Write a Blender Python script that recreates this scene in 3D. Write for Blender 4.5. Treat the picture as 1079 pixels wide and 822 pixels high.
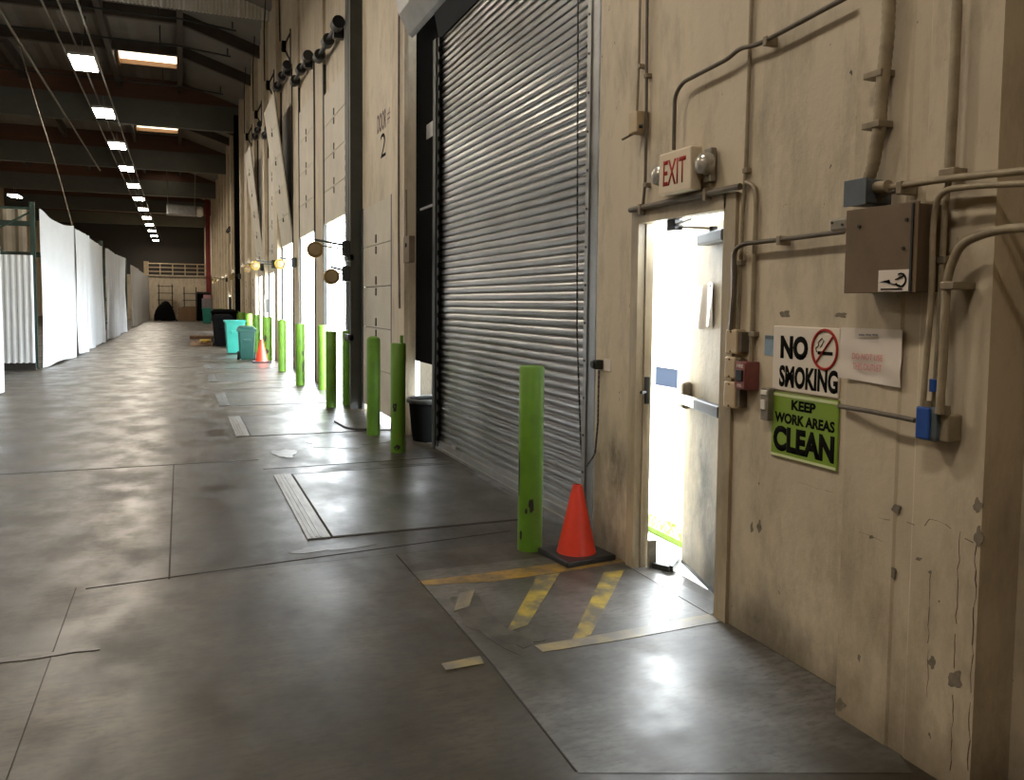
import bpy, bmesh, math, random
import numpy as np
from mathutils import Vector, Matrix
random.seed(7)
for o in list(bpy.data.objects):
    bpy.data.objects.remove(o)
SC = bpy.context.scene
COL = SC.collection
PI = math.pi

# ------------------------------------------------------------------ camera
# hall axis = +Y, dock wall to the right at X = 2.5, floor Z = 0, eye 1.57 m
FPX, PX, PY, EYE = 873.0, 539.5, 375.0, 1.57
def _n(v): return v / np.linalg.norm(v)
_a = _n(np.array([190 - PX, 317 - PY, FPX]))
_d = np.array([-140.0, 0, FPX]); _d[1] = -(_a[0]*_d[0] + _a[2]*_d[2]) / _a[1]; _d = _n(_d)
_r = np.cross(_d, _a); _r = _r if _r[0] > 0 else -_r
def ray(u, v):
    c = np.array([u - PX, v - PY, FPX]); return np.array([c @ _r, c @ _a, -(c @ _d)])
def onx(u, v, x):                     # point of the plane X = x seen at a pixel
    q = ray(u, v) * (x / ray(u, v)[0]); return Vector((q[0], q[1], q[2] + EYE))
def onz(u, v, z=0.0):
    q = ray(u, v); q = q * ((z - EYE) / q[2]); return Vector((q[0], q[1], q[2] + EYE))
cam = bpy.data.cameras.new('camera'); co = bpy.data.objects.new('camera', cam); COL.objects.link(co)
cam.sensor_fit = 'HORIZONTAL'; cam.sensor_width = 36.0; cam.lens = 36.0 * FPX / 1079
cam.shift_y = -(411 - PY) / 1079; cam.shift_x = 0.0
cam.clip_start = 0.05; cam.clip_end = 400
R = Matrix(((_r[0], -_r[1], -_r[2]), (_a[0], -_a[1], -_a[2]), (-_d[0], _d[1], _d[2])))
co.matrix_world = Matrix.Translation((0, 0, EYE)) @ R.to_4x4()
SC.camera = co

# ------------------------------------------------------------------ light and exposure
SKY = 25.0
LAMP = 76.0
SC.view_settings.view_transform = 'Standard'; SC.view_settings.look = 'None'
SC.view_settings.gamma = 1.0; SC.view_settings.use_curve_mapping = False
SC.view_settings.exposure = 0.0
SC.cycles.caustics_reflective = False; SC.cycles.caustics_refractive = False; SC.cycles.blur_glossy = 0.5
w = bpy.data.worlds.new('overcast_sky'); SC.world = w; w.use_nodes = True
bg = w.node_tree.nodes['Background']; bg.inputs[0].default_value = (0.88, 0.95, 1.0, 1); bg.inputs[1].default_value = SKY

# ------------------------------------------------------------------ materials
def mat(name, col, rough=0.6, metal=0.0, var=0.0, scale=4.0, col2=None, thr=None, bump=0.0, bscale=None,
        emit=None, estr=0.0, spec=0.5, rvar=0.0, stretch=(1, 1, 1)):
    m = bpy.data.materials.new(name); m.use_nodes = True
    N, L = m.node_tree.nodes, m.node_tree.links
    b = N['Principled BSDF']
    b.inputs['Base Color'].default_value = (*col, 1); b.inputs['Roughness'].default_value = rough
    b.inputs['Metallic'].default_value = metal; b.inputs['Specular IOR Level'].default_value = spec
    if emit:
        b.inputs['Emission Color'].default_value = (*emit, 1); b.inputs['Emission Strength'].default_value = estr
    if var or bump or col2 or rvar:
        tc = N.new('ShaderNodeTexCoord'); mp = N.new('ShaderNodeMapping'); mp.inputs['Scale'].default_value = stretch
        L.new(tc.outputs['Object'], mp.inputs['Vector'])
        nz = N.new('ShaderNodeTexNoise'); nz.inputs['Scale'].default_value = scale; nz.inputs['Detail'].default_value = 7
        nz.inputs['Roughness'].default_value = 0.62
        L.new(mp.outputs[0], nz.inputs['Vector'])
        if var or col2:
            rp = N.new('ShaderNodeValToRGB')
            lo, hi = thr or (0.3, 0.7)
            rp.color_ramp.elements[0].position = lo; rp.color_ramp.elements[1].position = hi
            c2 = col2 or tuple(c * (1 - var) for c in col)
            rp.color_ramp.elements[0].color = (*c2, 1); rp.color_ramp.elements[1].color = (*col, 1)
            L.new(nz.outputs['Fac'], rp.inputs['Fac']); L.new(rp.outputs['Color'], b.inputs['Base Color'])
        if rvar:
            mr = N.new('ShaderNodeMapRange'); mr.inputs['From Min'].default_value = .3; mr.inputs['From Max'].default_value = .7
            mr.inputs['To Min'].default_value = rough - rvar; mr.inputs['To Max'].default_value = rough + rvar
            L.new(nz.outputs['Fac'], mr.inputs['Value']); L.new(mr.outputs[0], b.inputs['Roughness'])
        if bump:
            n2 = N.new('ShaderNodeTexNoise'); n2.inputs['Scale'].default_value = bscale or scale * 5; n2.inputs['Detail'].default_value = 4
            L.new(mp.outputs[0], n2.inputs['Vector'])
            bp = N.new('ShaderNodeBump'); bp.inputs['Strength'].default_value = bump; bp.inputs['Distance'].default_value = 0.02
            L.new(n2.outputs['Fac'], bp.inputs['Height']); L.new(bp.outputs[0], b.inputs['Normal'])
    return m

def wall_material(name, base, dirt, chip, low_dirt=True, chips=0.70, smudge=()):
    """cream paint over concrete: broad tone change, rub marks, small chips, a dirty foot"""
    m = bpy.data.materials.new(name); m.use_nodes = True
    N, L = m.node_tree.nodes, m.node_tree.links; b = N['Principled BSDF']
    b.inputs['Roughness'].default_value = 0.55; b.inputs['Specular IOR Level'].default_value = 0.35
    tc = N.new('ShaderNodeTexCoord')
    def noise(scale, detail=6, st=(1, 1, 1), rg=.6):
        mp = N.new('ShaderNodeMapping'); mp.inputs['Scale'].default_value = st; L.new(tc.outputs['Object'], mp.inputs['Vector'])
        n = N.new('ShaderNodeTexNoise'); n.inputs['Scale'].default_value = scale; n.inputs['Detail'].default_value = detail
        n.inputs['Roughness'].default_value = rg; L.new(mp.outputs[0], n.inputs['Vector']); return n.outputs['Fac']
    def rng(sock, a0, a1, b0=0.0, b1=1.0):
        r = N.new('ShaderNodeMapRange'); r.inputs['From Min'].default_value = a0; r.inputs['From Max'].default_value = a1
        r.inputs['To Min'].default_value = b0; r.inputs['To Max'].default_value = b1; L.new(sock, r.inputs['Value']); return r.outputs[0]
    def mix(fac, c1, c2):
        x = N.new('ShaderNodeMix'); x.data_type = 'RGBA'
        L.new(fac, x.inputs['Factor'])
        for s, c in ((6, c1), (7, c2)):
            if isinstance(c, tuple): x.inputs[s].default_value = (*c, 1)
            else: L.new(c, x.inputs[s])
        return x.outputs[2]
    def mul(a, c):
        q = N.new('ShaderNodeMath'); q.operation = 'MULTIPLY'; L.new(a, q.inputs[0])
        if isinstance(c, float): q.inputs[1].default_value = c
        else: L.new(c, q.inputs[1])
        return q.outputs[0]
    c = mix(rng(noise(1.3, 5, (1, 1, .45)), .35, .68), base, tuple(x * .84 for x in base))
    c = mix(mul(rng(noise(5, 8, (1, 1, .35), .7), .48, .74), .55), c, dirt)
    if low_dirt:
        sp = N.new('ShaderNodeSeparateXYZ'); L.new(tc.outputs['Object'], sp.inputs[0])
        c = mix(mul(mul(rng(sp.outputs['Z'], 1.2, 0.0), rng(noise(3.2, 8, (1, 1, .6), .7), .40, .64)), .72), c, dirt)
        c = mix(mul(rng(sp.outputs['Z'], .22, 0.0), .55), c, dirt)
    c = mix(rng(noise(15, 5, (1, 1.2, .8), .55), chips, chips + .02), c, chip)
    for (ctr, rad, amt) in smudge:                                    # soot rubbed on by hands and carts
        mp = N.new('ShaderNodeMapping'); mp.vector_type = 'TEXTURE'; mp.inputs['Location'].default_value = ctr; mp.inputs['Scale'].default_value = rad
        L.new(tc.outputs['Object'], mp.inputs['Vector'])
        ln = N.new('ShaderNodeVectorMath'); ln.operation = 'LENGTH'; L.new(mp.outputs[0], ln.inputs[0])
        c = mix(mul(mul(rng(ln.outputs['Value'], 1.0, .25), rng(noise(4.5, 8, (1, 1, .45), .75), .36, .60)), amt), c, tuple(x*.45 for x in dirt))
    L.new(c, b.inputs['Base Color'])
    bp = N.new('ShaderNodeBump'); bp.inputs['Strength'].default_value = .25; bp.inputs['Distance'].default_value = .01
    L.new(noise(22, 5), bp.inputs['Height']); L.new(bp.outputs[0], b.inputs['Normal'])
    return m

def floor_material(name, c1, c2, stain, rough=(.28, .5)):
    m = bpy.data.materials.new(name); m.use_nodes = True
    N, L = m.node_tree.nodes, m.node_tree.links; b = N['Principled BSDF']
    tc = N.new('ShaderNodeTexCoord')
    def noise(scale, detail=7, st=(1, 1, 1), rg=.62):
        mp = N.new('ShaderNodeMapping'); mp.inputs['Scale'].default_value = st; L.new(tc.outputs['Object'], mp.inputs['Vector'])
        n = N.new('ShaderNodeTexNoise'); n.inputs['Scale'].default_value = scale; n.inputs['Detail'].default_value = detail
        n.inputs['Roughness'].default_value = rg; L.new(mp.outputs[0], n.inputs['Vector']); return n.outputs['Fac']
    def rng(sock, a0, a1, b0=0.0, b1=1.0):
        r = N.new('ShaderNodeMapRange'); r.interpolation_type = 'SMOOTHSTEP'; r.inputs['From Min'].default_value = a0; r.inputs['From Max'].default_value = a1
        r.inputs['To Min'].default_value = b0; r.inputs['To Max'].default_value = b1; L.new(sock, r.inputs['Value']); return r.outputs[0]
    def mix(fac, a, c):
        x = N.new('ShaderNodeMix'); x.data_type = 'RGBA'; L.new(fac, x.inputs['Factor'])
        for s, q in ((6, a), (7, c)):
            if isinstance(q, tuple): x.inputs[s].default_value = (*q, 1)
            else: L.new(q, x.inputs[s])
        return x.outputs[2]
    c = mix(rng(noise(.9, 4), .32, .65), c1, c2)
    c = mix(rng(noise(2.2, 5, (1, .6, 1), .6), .38, .72, 0, .85), c, stain)
    c = mix(rng(noise(9, 6, (.5, 1.5, 1), .6), .40, .75, 0, .6), c, stain)
    c = mix(rng(noise(30, 5, (.6, 1.4, 1), .6), .42, .68, 0, .6), c, stain)
    L.new(c, b.inputs['Base Color'])
    L.new(rng(noise(2.4, 6, (1, .7, 1), .6), .30, .70, rough[0], rough[1]), b.inputs['Roughness'])
    b.inputs['Specular IOR Level'].default_value = .5
    bp = N.new('ShaderNodeBump'); bp.inputs['Strength'].default_value = .05; bp.inputs['Distance'].default_value = .02
    L.new(noise(5, 2, (1, 1.6, 1), .45), bp.inputs['Height']); L.new(bp.outputs[0], b.inputs['Normal'])
    return m

M = {}
M['floor'] = floor_material('polished_concrete', (.080, .063, .041), (.040, .032, .020), (.018, .014, .010), (.285, .52))
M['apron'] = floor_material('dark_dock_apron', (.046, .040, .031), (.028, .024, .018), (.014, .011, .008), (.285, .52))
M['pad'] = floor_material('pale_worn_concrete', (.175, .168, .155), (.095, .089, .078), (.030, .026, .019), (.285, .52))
M['darkwall'] = mat('dark_end_wall', (.03, .028, .025), .8)  # dimness of the far end is put into this near-black colour
M['hoodshade'] = mat('dark_blue_grey_hood_shade', (.010, .012, .015), .8, spec=.2)  # near-black colour carries the shade under the shutter hood
M['joint'] = mat('joint_sealant', (.022, .019, .015), .8)
M['wall'] = wall_material('cream_wall_paint', (.66, .565, .42), (.17, .14, .10), (.10, .085, .065), chips=.715, smudge=(((2.5, 4.50, .55), (.4, .22, .38), .85), ((2.5, 3.0, .05), (.4, .6, .3), .5), ((2.5, 4.55, .1), (.4, .3, .3), .6)))
M['pilaster'] = wall_material('cream_pilaster_paint', (.60, .51, .375), (.17, .13, .085), (.10, .085, .065), chips=.72)
M['cream'] = mat('cream_enamel', (.60, .47, .30), .5, var=.25, scale=6)
M['doorpaint'] = wall_material('door_paint', (.62, .56, .44), (.085, .085, .075), (.12, .10, .08), chips=.76, smudge=(((.10, .05, .62), (.5, .26, .58), .95), ((.05, -.2, .3), (.5, .3, .5), .6), ((.1, .1, 1.0), (.5, .25, .2), .4)))
M['panel'] = mat('white_door_panel', (.62, .56, .45), .55, var=.22, scale=1.5, bump=.05)
M['framepaint'] = mat('frame_paint', (.50, .415, .285), .45, var=.45, scale=7, stretch=(1, 1, .3))
M['conduit'] = mat('painted_conduit', (.40, .325, .215), .42, var=.5, scale=9, spec=.5)
M['conduit_dark'] = mat('dirty_conduit', (.17, .14, .105), .5, var=.5, scale=9)
M['clip'] = mat('conduit_clip', (.34, .28, .20), .45, metal=.4, var=.4, scale=20)
M['steel'] = mat('galvanised_steel', (.40, .40, .39), .42, metal=.85, var=.35, scale=5, rvar=.08)
M['slats'] = mat('galvanised_slats', (.37, .36, .345), .282, metal=.95, var=.30, scale=2.2)
M['hood'] = mat('galvanised_hood', (.42, .43, .43), .36, metal=.7, var=.25, scale=3)
M['darksteel'] = mat('dark_steel', (.035, .037, .034), .5, metal=.3, var=.5, scale=6)
M['column'] = mat('dark_green_steel', (.052, .056, .046), .5, var=.4, scale=4)
M['black'] = mat('black_rubber', (.004, .004, .004), .95, spec=.03)
M['blackp'] = mat('black_plastic', (.014, .014, .015), .42)
M['green'] = mat('lime_green_paint', (.125, .275, .018), .5, col2=(.085, .19, .016), scale=5, thr=(.25, .6), bump=.08, bscale=14)
M['green_worn'] = mat('worn_lime_paint', (.115, .25, .018), .5, col2=(.20, .15, .03), scale=7, thr=(.33, .38), bump=.1, bscale=14)
M['scuff'] = mat('scuffed_steel', (.025, .022, .018), .7, var=.4, scale=30)
M['orange'] = mat('orange_cone_plastic', (.72, .040, .012), .45, var=.2, scale=6)
M['sheet'] = mat('white_plastic_sheet', (.54, .56, .58), .45, var=.08, scale=2, bump=.15, bscale=2.5)
M['corr'] = mat('white_corrugated_panel', (.66, .70, .73), .45, var=.10, scale=3)
M['rackgreen'] = mat('rack_green_paint', (.018, .045, .034), .45, var=.3, scale=6)
M['beige'] = mat('beige_ribbed_board', (.38, .34, .27), .6, var=.3, scale=2)
M['deckroof'] = mat('roof_deck', (.21, .19, .165), .6, var=.25, scale=1.2)
M['glulam'] = mat('brown_timber', (.115, .050, .030), .6, var=.4, scale=2, stretch=(.2, 1, 3))
M['girder'] = mat('grey_girder', (.105, .108, .095), .5, var=.2, scale=1.5)
M['purlin'] = mat('purlin_timber', (.060, .042, .030), .6, var=.4, scale=3)
M['lens'] = mat('lamp_lens', (1, 1, 1), .4, emit=(1.0, .885, .73), estr=LAMP)
M['skylight'] = mat('lit_skylight', (.9, .8, .65), .5, emit=(1.0, .84, .62), estr=2.6)
M['curb'] = mat('skylight_curb_wood', (.34, .20, .10), .6, var=.2, scale=5)
M['lampbody'] = mat('lamp_housing', (.45, .45, .44), .4, metal=.3)
M['red'] = mat('red_paint', (.22, .012, .012), .45, var=.3, scale=4)
M['alarm'] = mat('faded_red_plastic', (.26, .08, .075), .45, var=.3, scale=20)
M['white'] = mat('white_enamel', (.80, .76, .70), .45, var=.06, scale=4)
M['signwhite'] = mat('sign_white', (.78, .70, .60), .4, var=.08, scale=4)
M['signgreen'] = mat('sign_green', (.225, .36, .035), .4, var=.15, scale=3)
M['signpale'] = mat('sign_pale_edge', (.62, .66, .38), .4)
M['ink'] = mat('black_ink', (.007, .007, .006), .85, spec=.08)
M['redink'] = mat('red_ink', (.36, .035, .030), .7, spec=.15)
M['pinkink'] = mat('pink_ink', (.72, .25, .25), .5)
M['mauveink'] = mat('faded_purple_ink', (.20, .115, .115), .6, var=.5, scale=40)
M['paper'] = mat('paper', (.74, .66, .58), .5, var=.06, scale=8)
M['plasticfilm'] = mat('white_film', (.82, .80, .78), .3)
M['brownbox'] = mat('brown_enclosure', (.165, .110, .062), .55, var=.3, scale=5)
M['bluegrey'] = mat('blue_grey_paint', (.115, .140, .160), .45, var=.25, scale=10)
M['blue'] = mat('blue_plastic', (.02, .085, .36), .4, var=.25, scale=18)
M['paleblue'] = mat('pale_blue_sticker', (.28, .40, .50), .4, var=.4, scale=18)
M['greybox'] = mat('grey_metal_box', (.30, .27, .22), .45, metal=.3, var=.35, scale=20)
M['exitface'] = mat('exit_face', (.74, .62, .46), .4, var=.06, scale=8)
M['glass'] = mat('clear_lens', (.60, .57, .52), .18, metal=.35, var=.5, scale=28)
M['teal'] = mat('teal_plastic', (.02, .25, .20), .45, var=.15, scale=5)
M['darkteal'] = mat('dark_green_plastic', (.005, .065, .052), .42, var=.2, scale=5)
M['chrome'] = mat('brushed_bar', (.62, .61, .58), .34, metal=.9)
M['yellowlamp'] = mat('dirty_yellow_lamp', (.50, .33, .10), .45, var=.4, scale=9)
M['yellow'] = mat('yellow_enamel', (.62, .42, .03), .45, var=.3, scale=9)
M['pale_lamp'] = mat('pale_lamp_glass', (.36, .27, .15), .3, var=.3, scale=9)
M['wood'] = mat('pallet_wood', (.24, .135, .065), .7, var=.4, scale=5)
M['grate'] = mat('lip_plate', (.34, .335, .32), .42, metal=.55, var=.45, scale=8, stretch=(4, .4, 1))
M['lipdark'] = mat('worn_lip_plate', (.10, .098, .09), .45, metal=.4, var=.5, scale=30)
M['deck'] = floor_material('leveller_deck', (.078, .075, .068), (.054, .051, .045), (.024, .021, .016), (.285, .44))
M['grime'] = mat('wall_grime', (.12, .062, .046), .7, var=.4, scale=20)
M['chip'] = mat('bare_concrete_chip', (.24, .20, .15), .8, var=.45, scale=30)
M['pinkcap'] = mat('faded_pink_card', (.40, .20, .22), .6)
M['greycard'] = mat('grey_card', (.22, .21, .22), .6, var=.3, scale=6)
M['grass'] = mat('grass_blades', (.22, .36, .05), .8, var=.4, scale=20)
M['yardconc'] = mat('pale_yard_concrete', (.62, .60, .56), .8, var=.1, scale=1)
M['pane'] = mat('blue_window_pane', (.028, .042, .075), .7, spec=.1)
M['matwhite'] = mat('white_cladding', (.82, .82, .80), .6)

def paint_material(name, paint, ground, lo, hi, scale):
    m = mat(name, paint, .42, col2=ground, scale=scale, thr=(lo, hi)); return m
M['yellowpaint'] = paint_material('worn_yellow_paint', (.36, .255, .030), (.10, .088, .062), .42, .62, 6)
M['orangepaint'] = paint_material('worn_ochre_paint', (.30, .175, .025), (.075, .060, .042), .38, .60, 6)
M['fadedpaint_glare'] = paint_material('faded_yellow_paint_and_glare', (.30, .235, .10), (.15, .135, .11), .45, .70, 6)  # faded borders, and the door glare painted on one stripe
M['spill'] = mat('dark_oil_stain', (.070, .062, .050), .36, col2=(.024, .020, .015), scale=7, thr=(.38, .58))

# ------------------------------------------------------------------ mesh helpers
def orig(p):
    v = Vector((0, 0, 0))
    while p is not None:
        v += p.location; p = p.parent
    return v

class MB:
    def __init__(s): s.bm = bmesh.new()
    def box(s, x0, x1, y0, y1, z0, z1, bev=0.0, seg=2):
        x0, x1 = sorted((x0, x1)); y0, y1 = sorted((y0, y1)); z0, z1 = sorted((z0, z1))
        P = [(x0,y0,z0),(x1,y0,z0),(x1,y1,z0),(x0,y1,z0),(x0,y0,z1),(x1,y0,z1),(x1,y1,z1),(x0,y1,z1)]
        return s.hexa(P, bev, seg)
    def hexa(s, P, bev=0.0, seg=2):
        v = [s.bm.verts.new(p) for p in P]
        F = [s.bm.faces.new([v[i] for i in f]) for f in ((3,2,1,0),(4,5,6,7),(0,1,5,4),(1,2,6,5),(2,3,7,6),(3,0,4,7))]
        if bev:
            es = list({e for f in F for e in f.edges})
            bmesh.ops.bevel(s.bm, geom=es, offset=bev, segments=seg, affect='EDGES', profile=.5)
        return s
    def obox(s, c, ax, ay, az, sx, sy, sz, bev=0.0):
        c = Vector(c); ax, ay, az = Vector(ax)*sx/2, Vector(ay)*sy/2, Vector(az)*sz/2
        return s.hexa([c-ax-ay-az, c+ax-ay-az, c+ax+ay-az, c-ax+ay-az, c-ax-ay+az, c+ax-ay+az, c+ax+ay+az, c-ax+ay+az], bev)
    def bar(s, p0, p1, wx, wy, bev=0.0):
        p0, p1 = Vector(p0), Vector(p1); az = (p1-p0); L = az.length; az.normalize()
        h = Vector((0,0,1)) if abs(az.z) < .9 else Vector((0,1,0))
        ax = az.cross(h).normalized(); ay = az.cross(ax).normalized()
        return s.obox((p0+p1)/2, ax, ay, az, wx, wy, L, bev)
    def ring(s, c, ax, ay, r, n):
        return [s.bm.verts.new(c + ax*(r*math.cos(2*PI*i/n)) + ay*(r*math.sin(2*PI*i/n))) for i in range(n)]
    def skin(s, rings, cap=True):
        n = len(rings[0])
        for a, b in zip(rings, rings[1:]):
            for i in range(n):
                s.bm.faces.new((a[i], a[(i+1)%n], b[(i+1)%n], b[i]))
        if cap:
            s.bm.faces.new(rings[0][::-1]); s.bm.faces.new(rings[-1])
    def cyl(s, p0, p1, r0, r1=None, n=20):
        r1 = r0 if r1 is None else r1
        p0, p1 = Vector(p0), Vector(p1); d = (p1-p0).normalized()
        h = Vector((0,0,1)) if abs(d.z) < .9 else Vector((0,1,0))
        ax = d.cross(h).normalized(); ay = d.cross(ax)
        s.skin([s.ring(p0, ax, ay, r0, n), s.ring(p1, ax, ay, r1, n)]); return s
    def tube(s, pts, r, n=10, fillet=0.0, ribs=0):
        pts = [Vector(p) for p in pts]
        if fillet:
            q = [pts[0]]
            for i in range(1, len(pts)-1):
                a, b, c = pts[i-1], pts[i], pts[i+1]
                f = min(fillet, (a-b).length*.49, (c-b).length*.49)
                p0 = b + (a-b).normalized()*f; p2 = b + (c-b).normalized()*f
                for k in range(7):
                    t = k/6; q.append(p0*(1-t)**2 + b*2*t*(1-t) + p2*t*t)
            q.append(pts[-1]); pts = q
        if ribs:
            q = []
            for a, b in zip(pts, pts[1:]):
                k = max(1, int((b-a).length/ribs))
                q += [a.lerp(b, i/k) for i in range(k)]
            pts = q + [pts[-1]]
        rings = []; up = None
        for i, p in enumerate(pts):
            d = (pts[min(i+1, len(pts)-1)] - pts[max(i-1, 0)]).normalized()
            if up is None:
                h = Vector((0,0,1)) if abs(d.z) < .9 else Vector((1,0,0)); up = d.cross(h).normalized()
            ax = (up - d*up.dot(d)).normalized(); ay = d.cross(ax); up = ax
            rr = r*(1.12 if ribs and i % 2 else 1.0)
            rings.append(s.ring(p, ax, ay, rr, n))
        s.skin(rings); return s
    def lathe(s, c, prof, n=24, axis='z'):
        c = Vector(c); A = {'z': ((1,0,0),(0,1,0),(0,0,1)), 'x': ((0,1,0),(0,0,1),(1,0,0)), 'y': ((0,0,1),(1,0,0),(0,1,0))}[axis]
        ax, ay, az = map(Vector, A)
        s.skin([s.ring(c+az*z, ax, ay, max(r, 1e-4), n) for r, z in prof]); return s
    def prism(s, pts, vec):
        vec = Vector(vec); a = [s.bm.verts.new(Vector(p)) for p in pts]; b = [s.bm.verts.new(Vector(p)+vec) for p in pts]
        n = len(a); s.bm.faces.new(a[::-1]); s.bm.faces.new(b)
        for i in range(n): s.bm.faces.new((a[i], a[(i+1)%n], b[(i+1)%n], b[i]))
        return s
    def sphere(s, c, r, n=14, sz=(1,1,1)):
        m = Matrix.Translation(c) @ Matrix.Diagonal((r*sz[0], r*sz[1], r*sz[2], 1))
        bmesh.ops.create_uvsphere(s.bm, u_segments=n, v_segments=max(6, n//2), radius=1, matrix=m); return s
    def cloth(s, f, nu, nv, th):
        """closed thin sheet: f(i/nu, j/nv) -> point, thickness along +X"""
        g = [[[s.bm.verts.new(Vector(f(i/nu, j/nv)) + Vector((k*th, 0, 0))) for j in range(nv+1)] for i in range(nu+1)] for k in (0, 1)]
        for k in (0, 1):
            for i in range(nu):
                for j in range(nv):
                    q = (g[k][i][j], g[k][i+1][j], g[k][i+1][j+1], g[k][i][j+1]); s.bm.faces.new(q if k else q[::-1])
        for i in range(nu):
            s.bm.faces.new((g[0][i][0], g[0][i+1][0], g[1][i+1][0], g[1][i][0])); s.bm.faces.new((g[0][i+1][nv], g[0][i][nv], g[1][i][nv], g[1][i+1][nv]))
        for j in range(nv):
            s.bm.faces.new((g[0][0][j+1], g[0][0][j], g[1][0][j], g[1][0][j+1])); s.bm.faces.new((g[0][nu][j], g[0][nu][j+1], g[1][nu][j+1], g[1][nu][j]))
        return s
    def build(s, name, m, parent=None, smooth=False, kind=None, label=None, origin=None):
        bm = s.bm
        bmesh.ops.recalc_face_normals(bm, faces=bm.faces)
        xs = [v.co for v in bm.verts]
        if parent is not None: O = orig(parent)
        elif origin is not None: O = Vector(origin)
        else:
            O = Vector(((min(v.x for v in xs)+max(v.x for v in xs))/2, (min(v.y for v in xs)+max(v.y for v in xs))/2, min(v.z for v in xs)))
        for v in bm.verts: v.co -= O
        me = bpy.data.meshes.new(name); bm.to_mesh(me); bm.free()
        me.materials.append(M[m] if isinstance(m, str) else m)
        if smooth:
            me.shade_smooth(); me.set_sharp_from_angle(angle=math.radians(38))
        o = bpy.data.objects.new(name, me); COL.objects.link(o)
        if parent is not None: o.parent = parent
        else: o.location = O
        if kind: o['kind'] = kind
        if label: o['label'] = label
        return o

def tag(o, label, cat, group=None, kind=None):
    o['label'] = label; o['category'] = cat
    if group: o['group'] = group
    if kind: o['kind'] = kind
    return o
def thing(name, loc, label, cat, group=None, kind=None):
    o = bpy.data.objects.new(name, None); COL.objects.link(o); o.location = loc; o.empty_display_size = .1
    return tag(o, label, cat, group, kind)
def dup(root, loc, label=None, rz=None):
    def cp(o, parent):
        c = o.copy(); COL.objects.link(c)
        if parent is not None: c.parent = parent
        for ch in [x for x in ALLCH.get(o.name, [])]: cp(ch, c)
        return c
    ALLCH = {}
    for x in COL.objects:
        if x.parent: ALLCH.setdefault(x.parent.name, []).append(x)
    r = cp(root, None); r.location = loc
    if rz is not None: r.rotation_euler.z = rz
    if label: r['label'] = label
    return r

def text(name, s, yc, zc, x, wd, ht, m, parent, bold=0.0, th=.0006):
    """lettering on a face that looks toward -X; reads from +Y to -Y"""
    cu = bpy.data.curves.new('t', 'FONT'); cu.body = s; cu.offset = bold; cu.resolution_u = 4
    t = bpy.data.objects.new('t', cu); COL.objects.link(t)
    me = bpy.data.meshes.new_from_object(t.evaluated_get(bpy.context.evaluated_depsgraph_get()))
    bpy.data.objects.remove(t); bpy.data.curves.remove(cu)
    bm = bmesh.new(); bm.from_mesh(me); bpy.data.meshes.remove(me)
    xs = [v.co.x for v in bm.verts]; ys = [v.co.y for v in bm.verts]
    x0, x1, y0, y1 = min(xs), max(xs), min(ys), max(ys)
    for v in bm.verts:
        a = (v.co.x-x0)/(x1-x0)-.5; b = (v.co.y-y0)/(y1-y0)-.5
        v.co = Vector((x, yc - a*wd, zc + b*ht))
    r = bmesh.ops.extrude_face_region(bm, geom=list(bm.faces))
    bmesh.ops.translate(bm, verts=[g for g in r['geom'] if isinstance(g, bmesh.types.BMVert)], vec=(-th, 0, 0))
    q = MB(); q.bm.free(); q.bm = bm
    return q.build(name, m, parent)

ORD = ['first', 'second', 'third', 'fourth', 'fifth', 'sixth', 'seventh', 'eighth', 'ninth', 'tenth', 'eleventh', 'twelfth',
       'thirteenth', 'fourteenth', 'fifteenth', 'sixteenth', 'seventeenth', 'eighteenth', 'nineteenth', 'twentieth']

# ================================================================== SETTING
WX, WT = 2.5, 0.09                 # dock wall plane and thickness
YN, YF, XL, ZR = -9.0, 97.0, -12.5, 10.6
m = MB(); m.box(XL-.2, 2.70, YN-.2, YF+.2, -.25, 0); m.build('floor', 'floor', kind='structure', origin=(0,0,0))
m = MB(); m.box(XL-.25, XL, YN, YF, 0, 11); m.build('wall_left', 'cream', kind='structure')
m = MB(); m.box(XL, 2.7, YN-.25, YN, 0, 11); m.build('wall_back', 'cream', kind='structure')
m = MB(); m.box(XL, 2.7, YF, YF+.25, 0, 11); m.build('wall_far', 'darkwall', kind='structure')

# dock spacing along the wall (Y of the pier that carries each bollard)
PIER = [9.85, 12.55, 16.0, 19.4, 22.9, 26.35] + [29.8 + 3.45*i for i in range(13)]
OPEN = [(3.34, 4.31, 2.11), (4.78, 9.56, 4.95), (10.32, 12.10, 2.90)]
DOCKS = []
for i in range(1, len(PIER)-1):
    a, b = PIER[i]+.72, PIER[i+1]-.55
    if i == 1: a, b = 13.28, 15.42
    DOCKS.append((a, b)); OPEN.append((a, b, 3.05))
m = MB(); y = YN
for (a, b, zt) in OPEN:
    m.box(WX, WX+WT, y, a, 0, 11); m.box(WX, WX+WT, a, b, zt, 11); y = b
m.box(WX, WX+WT, y, YF, 0, 11)
wall = m.build('wall_right', 'wall', kind='structure', origin=(0,0,0))
# wall pilaster near the camera: shallow fluted pier 0.18 m proud
m = MB(); PXX = 2.325
ys = [1.83, 2.09, 2.10, 2.165, 2.175, 2.415]; xs = [PXX, PXX, PXX+.006, PXX+.006, PXX, PXX]
m.prism([(WX, ys[0], 0)] + [(x, y, 0) for x, y in zip(xs, ys)] + [(WX, ys[-1], 0)], (0, 0, 10.6))
m.build('pilaster', 'pilaster', wall)
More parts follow.
